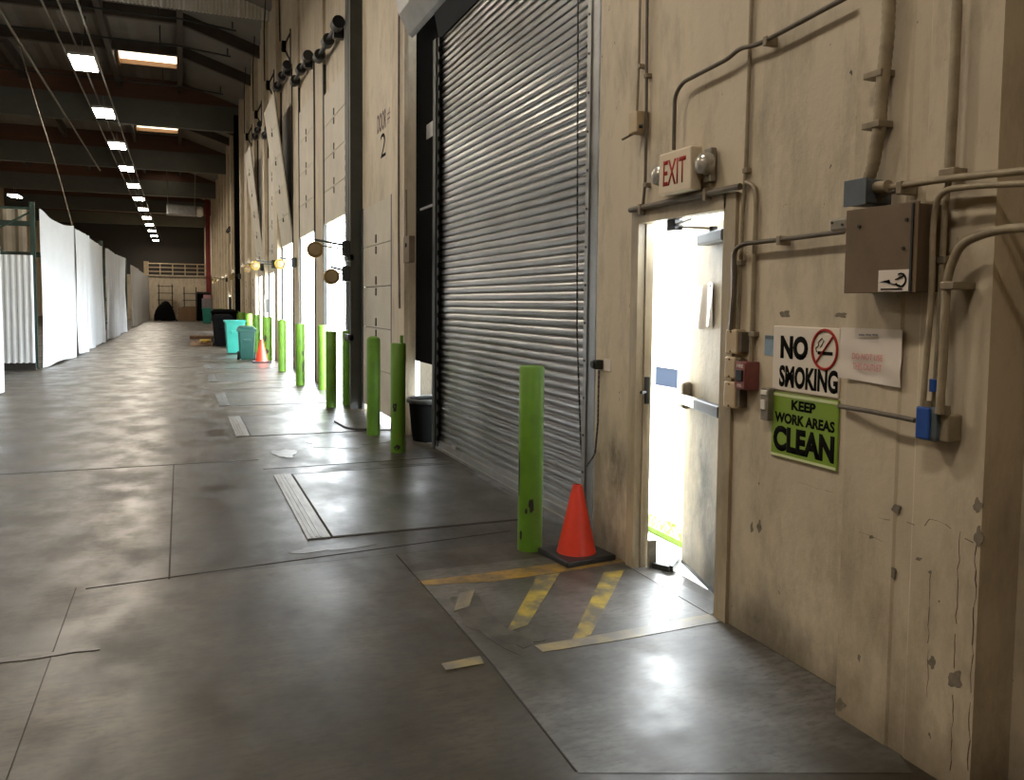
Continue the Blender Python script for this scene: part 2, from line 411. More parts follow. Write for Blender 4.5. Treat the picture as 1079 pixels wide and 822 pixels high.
# narrow piers between the docks, further down the hall
for i, py in enumerate(PIER):
    m = MB()
    if i == 0:
        m.box(2.45, 2.51, 9.57, 9.90, 0, 10.4); m.box(2.47, 2.51, 9.94, 10.27, 0, 10.4)
    elif i == 1: continue
    else:
        dp = 2.45 if py < 20 else 2.36
        m.box(dp, 2.51, py-.52, py-.06, 0, 10.2); m.box(dp+.03, 2.51, py+.10, py+.66, 0, 10.2)
    m.build('pier', 'pilaster', wall)

# roof: flat deck on the left, falling to the dock wall on the right
m = MB(); n = 0
xs = np.arange(XL, .1, .25)
prof = [(x, ZR + (.03 if k % 2 else 0)) for k, x in enumerate(xs)] + [(.1, ZR), (WX+.2, 9.75)]
m.prism([(x, YN, z) for x, z in prof] + [(WX+.2, YN, 11.2), (XL, YN, 11.2)], (0, YF-YN, 0))
ceil = m.build('ceiling', 'deckroof', kind='structure', origin=(0,0,0))
BEAMS = [12.9, 37.5, 49.9, 62.1, 74.4, 86.6]
for by in BEAMS[1:]:
    m = MB(); m.prism([(XL, by, 9.75), (.1, by, 9.75), (WX, by, 9.35), (WX, by, 10.3), (.1, by, ZR), (XL, by, ZR)], (0, .30, 0)); m.build('timber_beam', 'glulam', ceil)
    m = MB(); m.box(XL, WX, by-.04, by+.26, 8.72, 9.75)
    m.build('girder', 'girder', ceil)
for by in (28.5, 32.2, 42.2, 45.0, 54.5, 66.5, 79):
    m = MB(); m.prism([(XL, by, 10.22), (.1, by, 10.22), (WX, by, 9.45), (WX, by, 9.9), (.1, by, ZR), (XL, by, ZR)], (0, .16, 0)); m.build('purlin', 'purlin', ceil)
for x in (.1, -2.15, -5.5, -9):
    m = MB(); m.box(x-.09, x+.09, 22, YF, 10.12, 10.62); m.build('purlin', 'purlin', ceil)
m = MB()                                                          # ribbed smoke curtain hanging from the roof
k = 0; x = -3.2; pts = []
while x < WX:
    pts.append((x, 25.0 + (.05 if k % 4 in (1, 2) else 0))); x += .026; k += 1
m.prism([(x, y, 9.55) for x, y in pts] + [(x, y+.02, 9.55) for x, y in pts[::-1]], (0, 0, 1.0))
m.build('smoke_curtain', 'white', ceil)
# skylights in the deck
for i, sy in enumerate((33.6, 46.8, 60.2, 79.5, 92)):
    m = MB(); m.box(-1.95, .0, sy, sy+1.0, ZR-.05, ZR-.02); s = m.build('skylight', 'skylight', ceil)
    m = MB()
    m.box(-2.03, -1.95, sy-.08, sy+1.08, ZR-.30, ZR+.02); m.box(0, .04, sy-.08, sy+1.08, ZR-.30, ZR+.02)
    m.box(-1.95, 0, sy+1.0, sy+1.08, ZR-.22, ZR+.02)
    m.build('curb', 'curb', s)
# overhead pipes
for sy, z0 in ((27.3, 10.0), (30.2, 10.0), (35.5, 9.95)):
    m = MB(); m.tube([(-9, sy, z0), (.1, sy, z0), (1.7, sy, z0-.15)], .03, 8)
    for x in (-2.7, -.5, 1.6): m.cyl((x, sy, z0-.1), (x, sy, z0+.6), .022, n=8)
    m.build('sprinkler_pipe', 'darksteel', ceil, smooth=True)

# mezzanine at the far end
m = MB(); m.box(-6.5, WX, 74, 74.2, 0, 3.55); m.box(-6.5, WX, 74, YF, 3.45, 3.68); mz = m.build('wall_mezzanine', 'wall', kind='structure', origin=(0,74,0))
m = MB()
for x in np.arange(-2.45, 2.3, .95): m.box(x-.035, x+.035, 74.05, 74.12, 3.68, 4.62)
for z in (3.95, 4.28, 4.60): m.cyl((-2.5, 74.08, z), (2.05, 74.08, z), .035, n=8)
m.build('railing', 'cream', mz, smooth=True)
m = MB(); m.box(-2.72, -2.38, 73.9, 74.3, 0, 4.75); m.build('end_post', 'cream', mz)
m = MB(); m.box(2.02, 2.38, 73.5, 73.85, 0, 10.2); m.box(1.98, 2.42, 73.46, 73.9, 0, .1); m.build('column', 'red', kind='structure')
# outside
m = MB(); m.box(2.70, 60, -30, 110, -.35, -.04); yard = m.build('ground', 'yardconc', kind='structure')

# floor joints, patches and worn paint
def strip(m, p, q, wd, h=.0025):
    p, q = Vector(p), Vector(q); d = (q-p).normalized(); nrm = Vector((-d.y, d.x, 0))*wd/2
    m.prism([(p+nrm).to_tuple(), (q+nrm).to_tuple(), (q-nrm).to_tuple(), (p-nrm).to_tuple()], (0, 0, h)); return m
J = MB()
strip(J, (-.08, 4.98, 0), (-.08, 8.5, 0), .010)
strip(J, (-.5, 4.96, 0), (2.1, 5.25, 0), .008)
strip(J, (-8, 8.55, 0), (.7, 8.5, 0), .009)
strip(J, (.7, 8.0, 0), (2.4, 8.05, 0), .010)
q = onz(418, 585); strip(J, q, onz(520, 702), .007); strip(J, onz(520, 702), onz(607, 813), .007)
strip(J, (-.55, 1.2, 0), (-.55, 5, 0), .003)
for yy in (15.6, 19.2, 22.6, 26.2, 33, 40): strip(J, (.35, yy, 0), (2.45, yy, 0), .016)
for yy in (21, 34, 47, 60): strip(J, (-9, yy, 0), (2.4, yy, 0), .014)
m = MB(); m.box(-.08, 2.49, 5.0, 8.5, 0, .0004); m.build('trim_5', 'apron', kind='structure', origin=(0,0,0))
J.build('trim_1', 'joint', kind='structure', origin=(0,0,0))
# paler slab in front of the exit door
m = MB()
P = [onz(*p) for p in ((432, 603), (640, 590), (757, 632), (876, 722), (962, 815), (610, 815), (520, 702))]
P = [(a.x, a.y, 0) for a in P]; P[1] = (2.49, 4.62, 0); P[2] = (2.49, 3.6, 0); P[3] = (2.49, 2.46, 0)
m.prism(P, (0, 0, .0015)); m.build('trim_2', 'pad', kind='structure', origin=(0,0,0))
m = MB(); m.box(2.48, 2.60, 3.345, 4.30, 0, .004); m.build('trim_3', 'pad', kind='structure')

def paint(name, polys, m_, label, z=.003):
    m = MB()
    for poly in polys:
        m.prism([(p.x, p.y, .0014) for p in (onz(*q) for q in poly)], (0, 0, z))
    o = m.build(name, m_, origin=(0,0,0)); return o
hatch = thing('floor_marking', (2.0, 3.9, 0), 'worn yellow hatched paint lines on the floor in front of the exit door', 'floor marking', kind='structure')
PZ = [0]
def paintpart(polys, m_, z=.003, label=None):
    m = MB(); PZ[0] += 1; z = .0006 + .0004*PZ[0]
    for poly in polys: m.prism([(p.x, p.y, .0014) for p in (onz(*q) for q in poly)], (0, 0, z))
    return m.build('painted_stripe', m_, hatch, label=label)
paintpart([[(440, 613), (520, 603), (600, 592), (655, 584), (662, 592), (600, 602), (520, 613), (448, 617)]], 'orangepaint', label='ochre border stripe by the cone')
paintpart([[(566, 608), (590, 604), (556, 659), (533, 667)]], 'yellowpaint')
paintpart([[(636, 604), (658, 601), (622, 670), (602, 676)]], 'yellowpaint')
paintpart([[(706, 607), (722, 610), (702, 661), (681, 663)]], 'fadedpaint_glare')  # stripe in the door's glare; the glare is put into its pale colour
paintpart([[(563, 681), (640, 668), (756, 646), (764, 655), (650, 676), (572, 688)]], 'fadedpaint_glare')
paintpart([[(465, 700), (506, 692), (510, 700), (470, 707)]], 'fadedpaint_glare')
paintpart([[(484, 626), (500, 622), (494, 640), (478, 645)]], 'fadedpaint_glare')
SP = MB()
def blob(m, cx, cy, rx, ry, z=.002, seed=0, ang=0.0, n=26):
    rn = random.Random(seed); ph = [rn.uniform(0, 6.28) for _ in range(4)]
    P = []
    for i in range(n):
        t = 2*PI*i/n; k = 1 + .22*math.sin(2*t+ph[0]) + .16*math.sin(3*t+ph[1]) + .12*math.sin(5*t+ph[2]) + .08*math.sin(9*t+ph[3])
        a, b = rx*k*math.cos(t), ry*k*math.sin(t)
        P.append((cx+a*math.cos(ang)-b*math.sin(ang), cy+a*math.sin(ang)+b*math.cos(ang), .0002))
    m.prism(P, (0, 0, z))
for i, (u, v, rx, ry) in enumerate(((350, 577, .20, .09), (365, 466, .38, .42), (440, 487, .32, .10), (505, 650, .10, .34), (548, 672, .09, .12), (300, 478, .10, .28), (1, 697, .22, .03), (40, 690, .10, .02), (85, 686, .07, .02))):
    p = onz(max(u, 1), v); blob(SP, p.x, p.y, rx, ry, .0016 + .0003*i, seed=i+3)
SP.build('trim_4', 'spill', kind='structure', origin=(0,0,0))

# chips, patches and cracks on the wall and its pilaster
C = MB()
def chip(u, v, du, dv, x, seed):
    rn = random.Random(seed); P = []; ph = [rn.uniform(0, 6.28) for _ in range(3)]
    for i in range(24):
        t = 2*PI*i/24; k = .9 + .16*math.sin(4*t+ph[0]) + .10*math.sin(3*t+ph[1]) + .06*math.sin(9*t+ph[2])
        p = onx(u + du*k*math.cos(t), v + dv*k*math.sin(t), x-.0012); P.append((x-.0012, p.y, p.z))
    C.prism(P, (.004, 0, 0))
for i, a in enumerate(((827, 331, 6, 4, WX), (800, 555, 2.5, 7, WX), (792, 556, 1.6, 6, WX), (797, 652, 7, 4, WX), (885, 743, 6, 7, PXX), (886, 332, 7, 3, WX),
                       (1006, 716, 8, 10, PXX), (1030, 533, 5, 8, PXX), (1031, 566, 5, 11, PXX), (968, 589, 3.5, 2, PXX), (941, 604, 2.5, 7, PXX), (905, 693, 1.6, 4, PXX), (944, 536, 5, 5, PXX),
                       (982, 698, 4, 7, PXX), (980, 603, 2, 2, PXX), (918, 566, 2.5, 2, PXX), (652, 590, 3, 2, WX), (644, 384, 0, 0, WX))):
    if a[2]: chip(*a, seed=i)
C.build('bare_patch', 'chip', wall)
C = MB()
def crack(pts, x, r=.0022):
    rn = random.Random(len(pts)+int(pts[0][0])); q = []
    for (a, b), (c_, d_) in zip(pts, pts[1:]):
        k = max(2, int(math.hypot(c_-a, d_-b)/9))
        q += [(a+(c_-a)*i/k + rn.uniform(-1.3, 1.3), b+(d_-b)*i/k + rn.uniform(-1, 1)) for i in range(k)]
    q.append(pts[-1]); n_ = len(q)
    for i in range(n_-1):                                             # hairline of uneven width
        if rn.random() < .88: C.tube([onx(*q[i], x), onx(*q[i+1], x)], r*rn.uniform(.25, .75), 5)
crack(((955, 550), (975, 555), (980, 546), (995, 552), (1008, 563), (1026, 572)), PXX)
crack(((905, 541), (925, 545), (938, 548)), PXX, .0015)
crack(((886, 557), (905, 560), (930, 571)), PXX, .0012)
crack(((980, 602), (979, 650), (978, 695), (977, 735)), PXX, .0018)
crack(((1028, 575), (1028, 620), (1025, 680), (1022, 760), (1020, 812)), PXX, .003)
crack(((1012, 560), (1009, 620), (1006, 705), (1003, 770), (1001, 812)), PXX, .0022)
crack(((765, 470), (764, 560), (762, 645)), WX, .002)
crack(((842, 508), (860, 515), (878, 519)), WX, .0012)
C.build('crack', 'grime', wall)
# ================================================================== DOORS
# --- exit door, pushed a little open to the outside
d1 = thing('door_1', (2.6, 3.85, 0), 'cream exit door standing slightly open in its steel frame beside the roller shutter', 'door', kind='structure')
m = MB()
m.prism([(2.592, 4.32, 0), (2.482, 4.32, 0), (2.482, 4.24, 0), (2.53, 4.24, 0), (2.53, 4.228, 0), (2.565, 4.228, 0), (2.565, 4.245, 0), (2.592, 4.245, 0)], (0, 0, 2.12))
m.prism([(2.592, 3.33, 0), (2.482, 3.33, 0), (2.482, 3.425, 0), (2.55, 3.425, 0), (2.55, 3.41, 0), (2.592, 3.41, 0)], (0, 0, 2.12))
m.prism([(2.592, 3.41, 2.065), (2.55, 3.41, 2.065), (2.55, 3.41, 2.045), (2.482, 3.41, 2.045), (2.482, 3.41, 2.125), (2.592, 3.41, 2.125)], (0, .84, 0))
m.build('door_frame', 'framepaint', d1)
th = math.radians(15.0); hy = 3.445; hx = 2.60
du = Vector((math.sin(th), math.cos(th), 0)); dn = Vector((-math.cos(th), math.sin(th), 0))      # along the leaf, inward normal
def leafpt(s, n_, z): return Vector((hx, hy, 0)) + du*s + dn*n_ + Vector((0, 0, z))
def leafbox(m, s0, s1, n0, n1, z0, z1, bev=0):
    return m.hexa([leafpt(s0, n1, z0), leafpt(s1, n1, z0), leafpt(s1, n0, z0), leafpt(s0, n0, z0), leafpt(s0, n1, z1), leafpt(s1, n1, z1), leafpt(s1, n0, z1), leafpt(s0, n0, z1)], bev)
m = MB(); leafbox(m, 0, .785, -.045, 0, .012, 2.03, .003); leaf = m.build('door_leaf', 'doorpaint', d1)
m = MB(); leafbox(m, 0, .785, -.006, .003, .012, .035); m.build('door_sweep', 'blackp', leaf)
pb = MB(); leafbox(pb, .30, .72, .035, .075, 1.00, 1.055, .006); bar_ = pb.build('panic_bar', 'chrome', d1)
m = MB(); leafbox(m, .05, .42, .03, .078, .997, 1.058, .006); m.build('bar_sleeve', 'blackp', bar_)
m = MB(); leafbox(m, .655, .755, 0, .06, .965, 1.13, .02); leafbox(m, .02, .07, 0, .06, .99, 1.07, .006); m.build('latch_case', 'greybox', bar_)
m = MB(); leafbox(m, .06, .44, .0, .075, 1.90, 1.965, .012); cl = m.build('door_closer', 'darksteel', d1)
m = MB(); m.bar(leafpt(.26, .05, 1.98), (2.545, 3.98, 2.01), .02, .012); m.bar((2.545, 3.98, 2.01), (2.52, 3.74, 2.03), .02, .012); m.build('closer_arm', 'chrome', cl)
m = MB(); m.box(2.52, 2.575, 3.92, 4.0, 1.985, 2.045, .004); m.cyl(leafpt(.26, .045, 1.96), leafpt(.26, .045, 1.99), .022); m.build('arm_bracket', 'blackp', cl)
for z in (.25, 1.05, 1.80):
    m = MB(); m.cyl((2.598, 3.428, z), (2.598, 3.428, z+.11), .010, n=10); m.build('hinge', 'steel', d1)
m = MB(); m.box(2.535, 2.566, 4.216, 4.232, .99, 1.15, .004); m.cyl((2.54, 4.222, 1.06), (2.50, 4.205, 1.06), .010); m.build('strike', 'darksteel', d1, smooth=True)
# --- roller shutter with hood
RX = 2.585
d2 = thing('door_2', (2.6, 6.7, 0), 'large galvanised roller shutter door closed down to the floor behind a green bollard', 'door', kind='structure')
m = MB(); z = .09; prof = []
PIT = .066
while z < 4.45:
    for k, (dz, dx) in enumerate(((0, .016), (.003, 0), (.012, -.004), (.027, -.006), (.042, -.004), (.052, .001), (.055, .016), (.062, .018))):
        prof.append((RX + dx, z + dz))
    z += PIT
prof += [(RX+.05, z+.1), (RX+.14, z+.25), (RX+.26, z+.30)]
m.prism([(x, 4.90, z) for x, z in prof] + [(x+.02, 4.90, z) for x, z in prof[::-1]], (0, 3.68, 0))
m.build('slat_curtain', 'slats', d2)
m = MB(); m.box(RX-.03, RX+.02, 4.92, 8.56, .006, .095, .006); m.box(RX-.045, RX+.0, 4.92, 8.56, .006, .035); m.build('bottom_bar', 'steel', d2)
m = MB(); m.box(RX-.045, RX-.028, 7.86, 8.0, .10, .13, .004); m.build('lift_handle', 'chrome', d2)
m = MB(); m.box(2.50, 2.60, 4.80, 4.90, 0, 4.75); m.box(2.49, 2.515, 4.90, 4.95, 0, 4.75); g = m.build('guide_rail', 'steel', d2)
m = MB()
for z in np.arange(.2, 4.7, .25): m.cyl((2.485, 4.925, z), (2.497, 4.925, z), .009, n=8)
m.build('guide_bolt', 'darksteel', g)
m = MB(); m.box(2.53, 2.62, 8.56, 8.66, 0, 4.35); m.box(2.545, 2.56, 8.49, 8.56, 0, 4.35); g = m.build('guide_rail', 'darksteel', d2)
m = MB()
for z in np.arange(.1, 4.3, PIT*2): m.box(2.535, 2.548, 8.47, 8.50, z, z+.05)
m.build('guide_tooth', 'black', g)
hp = [(2.51, 4.60), (2.47, 4.63), (2.35, 4.84), (2.31, 5.0), (2.31, 5.5), (2.36, 5.65), (2.51, 5.65)]
m = MB(); m.prism([(x, 4.72, z) for x, z in hp] + [(x+.015, 4.72, z+.012) for x, z in hp[::-1]], (0, 4.70, 0)); hd = m.build('hood', 'hood', d2)
m = MB()
for yy in (9.42, 4.72): m.prism([(x, yy, z) for x, z in hp] + [(2.51, yy, 4.60)], (0, .02, 0))
m.build('hood_end', 'hood', hd)
m = MB(); m.prism([(RX-.022, 4.92, 4.34), (2.50, 4.92, 4.66), (2.52, 4.92, 4.66), (RX-.005, 4.92, 4.34)], (0, 3.64, 0)); m.build('hood_shade_sheet', 'hoodshade', hd)  # added dark sheet, stands in for the shade beneath the hood
m = MB(); m.cyl((2.86, 4.8, 4.85), (2.86, 9.4, 4.85), .20, n=20); m.build('barrel', 'darksteel', d2, smooth=True)
m = MB(); m.box(2.62, 2.66, 8.67, 9.95, .88, 4.95); ff = m.build('side_board', 'black', d2)
m = MB(); m.box(2.595, 2.62, 8.67, 9.40, 2.64, 2.665); m.box(2.612, 2.62, 8.72, 9.2, 3.42, 3.58); m.build('brace_rod', 'steel', ff)
m = MB(); m.box(2.88, 2.92, 8.5, 10.42, 0, 1.2); m.build('lower_board', 'greybox', d2)
m = MB()                                                              # operating chain
def chain(m, pts, link=.045, r=.004):
    pts = [Vector(p) for p in pts]; k = 0
    for a, b in zip(pts, pts[1:]):
        n_ = max(1, int((b-a).length/link))
        for i in range(n_):
            c = a.lerp(b, (i+.5)/n_); d = (b-a).normalized(); side = Vector((1,0,0)) if k % 2 else Vector((0,1,0)); k += 1
            m.obox(c, side, d.cross(side), d, .014 if k % 2 else .010, .006, link*.95)
    return m
chain(m, [onx(609, -10, 2.55), onx(608, 350, 2.55), onx(612, 470, 2.55), onx(618, 535, 2.53)]); m.build('pull_chain', 'darksteel', d2)
m = MB(); chain(m, [onx(631, 390, 2.47), onx(630, 445, 2.47), onx(627, 478, 2.47), onx(618, 492, 2.48)], .03); m.build('pull_chain', 'darksteel', d2)
m = MB(); q = onx(633, 384, WX); m.box(2.45, 2.505, q.y-.035, q.y+.02, q.z-.03, q.z+.03, .006); m.cyl((2.435, q.y, q.z), (2.455, q.y, q.z), .022)
m.build('chain_keeper', 'darksteel', d2, smooth=True)
m = MB(); m.box(2.494, 2.5, q.y-.14, q.y-.06, q.z-.035, q.z+.04); m.build('tape_patch', 'paper', d2)

# --- sectional dock doors
def sectional(n, y0, y1, z0, ztop, x, label, lean=0.0, seam=.62, hgt=None, mt='panel'):
    d = thing('door_%d' % n, (x, (y0+y1)/2, z0), label, 'door', kind='structure')
    k = max(1, round((ztop-z0)/seam)); h = (ztop-z0)/k
    f = lambda z: x - lean*max(0, (z-z0))/(max(.1, ztop-z0))
    for i in range(k):
        a, b = z0+i*h, z0+(i+1)*h-.012
        m = MB(); m.hexa([(f(a), y0, a), (f(a)+.03, y0, a), (f(a)+.03, y1, a), (f(a), y1, a), (f(b), y0, b), (f(b)+.03, y0, b), (f(b)+.03, y1, b), (f(b), y1, b)])
        pn = m.build('door_panel', mt, d)
        if i:
            m = MB(); yc = (y0+y1)/2
            m.box(f(a)-.012, f(a)+.012, yc-.022, yc+.022, a-.13, a-.03); m.box(f(a)-.012, f(a)+.012, yc-.022, yc+.022, a+.02, a+.13)
            m.build('hinge', 'darksteel', pn)
    m = MB(); m.hexa([(f(z0)+.03, y0, z0), (f(z0)+.045, y0, z0), (f(z0)+.045, y1, z0), (f(z0)+.03, y1, z0), (f(ztop)+.03, y0, ztop), (f(ztop)+.045, y0, ztop), (f(ztop)+.045, y1, ztop), (f(ztop)+.03, y1, ztop)]); m.build('door_backing', 'darksteel', d)
    m = MB()
    zz = ztop + (.55 if z0 > 1 else 0)
    for yy in (y0-.06, y1+.06):
        m.box(x-.015, x+.04, yy-.035, yy+.02, 0, zz)
    tr = m.build('track', 'darksteel', d)
    if z0 > 1:
        m = MB(); m.cyl((x-.10, y0, zz+.1), (x-.10, y1, zz+.1), .04, n=10)
        for yy in (y0+.1, (y0+y1)/2, y1-.1): m.cyl((x-.10, yy-.12, zz+.1), (x-.10, yy+.12, zz+.1), .10, n=14)
        m.box(x-.12, WX, y0+.3, y0+.42, zz-.05, zz+.22)
        m.build('spring_shaft', 'blackp', d, smooth=True)
    return d
sectional(3, 10.36, 12.08, .10, 2.93, 2.485, 'white panelled dock door below the number 2, closed except a gap at the floor', seam=.56)
sectional(4, 13.34, 15.40, 2.98, 5.3, 2.46, 'white panelled dock door raised above the first bright opening past the dark column', seam=.6)
D = [(5, 1, 5.7, .0), (6, 2, 6.4, .42), (7, 3, 5.8, .0), (8, 4, 6.4, .42)]
names = {5: 'raised dock door above the second bright opening past the dark column',
         6: 'leaning raised dock door above the third bright opening past the dark column',
         7: 'raised dock door over the narrow opening behind the teal bins',
         8: 'raised leaning dock door beyond the teal bins'}
for n, i, zt, ln in D:
    a, b = DOCKS[i]; sectional(n, a, b, 2.98 if n < 7 else 2.4, zt, 2.47, names[n], ln, .7)
for j, i in enumerate(range(5, len(DOCKS))):
    a, b = DOCKS[i]
    half = i in (9,)
    sectional(9+j, a, b, 1.9 if half else .05, 4.6 if half else 3.0, 2.47, 'dock door in the far part of the hall, %s beyond the orange cone' % ORD[j], 0, .75, mt='cream')
# dark steel column beside the closed dock door
c1 = thing('column', (2.42, 12.75, 0), 'dark green steel column beside the closed dock door with perforated edge', 'column', kind='structure')
m = MB(); m.box(2.32, 2.5, 12.20, 12.30, 0, 10.3); m.box(2.465, 2.5, 12.30, 12.95, 0, 10.3); m.build('column_web', 'column', c1)
m = MB(); m.box(2.435, 2.475, 12.95, 13.2, 0, 10.3); pf = m.build('track_angle', 'darksteel', c1)
m = MB()
for z in np.arange(.2, 4.2, .16): m.box(2.43, 2.48, 13.17, 13.215, z, z+.07)
m.build('track_slot', 'steel', pf)
m = MB()
for z in (1.0, 2.18): m.box(2.28, 2.38, 12.2, 12.5, z, z+.10, .01)
m.build('column_clamp', 'darksteel', c1)
m = MB(); m.box(2.2, 2.5, 37.3, 37.9, 0, 9.4); m.build('column', 'black', kind='structure')

# ================================================================== DOCK LEVELLERS
def leveller(y0, y1, label, lipm, x0=.78):
    t = thing('dock_leveler', (1.6, (y0+y1)/2, 0), label, 'dock leveler', 'dock levelers set into the floor')
    m = MB(); m.box(x0+.17, 2.46, y0, y1, .0005, .005, .001); m.build('deck_plate', 'deck', t)
    m = MB(); m.box(x0, x0+.15, y0-.02, y1+.02, .0005, .009, .002)
    for k in (.03, .06, .09): m.box(x0+k-.006, x0+k+.006, y0, y1, .009, .012)
    m.build('lip_bar', lipm, t)
    m = MB(); m.box(x0+.152, x0+.17, y0, y1, .0005, .003); m.box(x0+.13, 2.46, y0-.03, y0, .0005, .003); m.box(x0+.13, 2.46, y1, y1+.03, .0005, .003)
    m.build('pit_gap', 'joint', t)
    return t
LV = [(5.52, 7.66, 'large dock leveler plate in the floor before the roller shutter', 'grate', .76),
      (10.04, 11.78, 'dock leveler plate in front of the closed panelled dock door', 'grate', .58),
      (13.07, 14.9, 'dock leveler plate before the first bright dock opening', 'lipdark', .52),
      (17.1, 18.8, 'dock leveler plate before the second bright dock opening', 'lipdark', .5),
      (20.3, 21.8, 'dock leveler plate just ahead of the dark green wheelie bin', 'lipdark', .5),
      (23.9, 25.5, 'dock leveler plate beside the teal bins', 'lipdark', .5)]
for a in LV: leveller(a[0], a[1], a[2], a[3], a[4])

# ================================================================== BOLLARDS, CONES, BINS
def bollard(x, y, h, r, label, matn='green', scuffs=(), dome=False, tab=False):
    t = thing('bollard', (x, y, 0), label, 'bollard', 'lime green bollards along the docks')
    m = MB()
    top = [(r, h-.03), (r*.92, h-.008), (r*.5, h+.012), (0, h+.016)] if dome else [(r, h-.008), (r-.006, h), (0, h+.001)]
    m.lathe((x, y, 0), [(r, 0), (r, .02), (r, h*.5)] + top, 28); post = m.build('post', matn, t, smooth=True)
    for i, (z, ang, a, b) in enumerate(scuffs):
        m = MB(); rn = random.Random(i+int(y*7)); P = []
        for k in range(12):
            tt = 2*PI*k/12; q = rn.uniform(.6, 1.15)
            an = ang + a*q*math.cos(tt)/r
            P.append((x + (r-.004)*math.cos(an), y + (r-.004)*math.sin(an), z + b*q*math.sin(tt)))
        c = Vector((math.cos(ang), math.sin(ang), 0)); m.prism(P, c*.0065); m.build('scuff', 'scuff', post)
    if tab:
        m = MB(); m.box(x+.02, x+.05, y-.02, y+.02, h, h+.08, .004); m.build('bracket', 'green', t)
    return t
f = -PI/2 - .42                         # direction a bollard face has toward the camera
bollard(2.065, 4.82, 1.18, .079, 'lime green bollard beside the orange cone before the roller shutter', 'green', ((.30, f+.1, .018, .05), (.26, f-.3, .01, .02), (.50, f-1.1, .006, .13), (.10, f-.8, .012, .03)))
bollard(2.115, 8.50, 1.15, .079, 'scraped lime green bollard before the gap at the roller shutter far end', 'green_worn', ((.48, f-.3, .03, .05), (.06, f+.1, .04, .03), (.28, f-.9, .012, .05)), tab=True)
bollard(2.115, 9.70, 1.16, .079, 'round topped lime green bollard before the closed panelled dock door', 'green', dome=True)
bollard(2.085, 12.50, 1.14, .079, 'lime green bollard standing before the first bright dock opening')
bollard(2.375, 12.74, 1.14, .079, 'lime green bollard half hidden by the dark green column')
bollard(2.36, 15.05, 1.16, .079, 'pale sunlit bollard close behind the one at the first bright opening')
bollard(2.085, 15.96, 1.16, .083, 'lime green bollard with black scrapes before the second bright opening', 'green', ((.35, f+.9, .02, .12), (.6, f+.9, .02, .05)))
bollard(2.13, 19.37, 1.16, .086, 'pale green bollard standing free ahead of the small orange cone', 'green', dome=True)
bollard(2.14, 22.95, 1.16, .125, 'wide green bollard with a dark scrape behind the small orange cone', 'green', ((.6, f, .04, .10), (.25, f+.3, .05, .07)))
bollard(2.16, 26.4, 1.16, .09, 'yellow green bollard rising straight behind the small orange cone tip')
bollard(2.14, 29.3, 1.16, .12, 'green bollard showing over the dark green wheelie bin')
for i in range(6):
    bollard(2.14, 32.6+3.45*i, 1.16, .12, 'green bollard in the distant row beyond the bins, %s past the wheelie bin' % ORD[i])

def cone(x, y, h, label, rz=0.0):
    t = thing('traffic_cone', (x, y, 0), label, 'traffic cone'); b = .175*h/.45
    m = MB(); m.lathe((x, y, 0), [(b*.72, .03), (b*.68, .045), (.032*h/.45, h-.012), (.026*h/.45, h), (.018*h/.45, h), (.02*h/.45, h-.05)], 28); m.build('cone_body', 'orange', t, smooth=True)
    m = MB(); c, s = math.cos(rz), math.sin(rz)
    m.obox((x, y, .018), (c, s, 0), (-s, c, 0), (0, 0, 1), b*2, b*2, .036, .008); m.build('cone_base', 'blackp', t)
cone(2.275, 4.57, .455, 'orange traffic cone on a black base by the roller shutter guide', .12)
cone(1.93, 22.25, .60, 'small distant orange traffic cone beside the dark green wheelie bin')

def wheelie(x, y, h, wd, dp, label, m1, lid='lidded', name='wheelie_bin'):
    t = thing(name, (x, y, 0), label, 'bin', 'bins lined up beside the docks')
    a, b = wd/2, dp/2; k = .80
    m = MB(); m.hexa([(x-a*k, y-b*k, .03), (x+a*k, y-b*k, .03), (x+a*k, y+b*k, .03), (x-a*k, y+b*k, .03), (x-a, y-b, h), (x+a, y-b, h), (x+a, y+b, h), (x-a, y+b, h)], .025)
    m.box(x-a*.45, x+a*.45, y-b*1.0, y-b*.9, h*.62, h*.72, .01); body = m.build('bin_body', m1, t)
    m = MB(); m.box(x-a-.03, x+a+.03, y-b-.03, y+b+.03, h-.03, h+.03, .012); m.build('rim', m1, t)
    if lid == 'lidded':
        m = MB(); m.hexa([(x-a-.03, y-b-.05, h+.03), (x+a+.03, y-b-.05, h+.03), (x+a+.03, y+b+.05, h+.03), (x-a-.03, y+b+.05, h+.03), (x-a*.8, y-b*.7, h+.09), (x+a*.8, y-b*.7, h+.09), (x+a*.8, y+b+.03, h+.12), (x-a*.8, y+b+.03, h+.12)], .012)
        ld = m.build('lid', m1, t)
        m = MB(); m.cyl((x-a*.9, y+b+.08, h+.02), (x+a*.9, y+b+.08, h+.02), .018, n=10); m.build('handle', 'blackp', ld)
        for s in (-1, 1):
            m = MB(); m.cyl((x+s*a*.95-.03, y+b*.75, .115), (x+s*a*.95+.03, y+b*.75, .115), .115, n=20); m.build('wheel', 'blackp', t, smooth=True)
    return t
wheelie(1.63, 23.2, .80, .42, .5, 'dark green lidded wheelie bin beside the small orange cone', 'darkteal')
wheelie(1.50, 26.1, .98, .56, .6, 'bright teal open bin behind the dark green wheelie bin', 'teal', 'open', 'waste_bin')
wheelie(1.35, 30.5, 1.0, .62, .7, 'black green lidded bin behind the bright teal bin', 'black')
wheelie(1.55, 33.5, 1.15, .9, .8, 'large black bin farther behind the bright teal bin', 'black')
wheelie(1.72, 61.7, 1.05, .62, .6, 'teal bin far down the hall with grey cartons on top', 'teal', 'open', 'waste_bin')
m = MB(); m.box(1.40, 2.04, 61.38, 62.02, 1.085, 1.75, .01); cb = m.build('carton_stack', 'greycard'); tag(cb, 'grey cartons with a pink top standing on the distant teal bin', 'cartons')
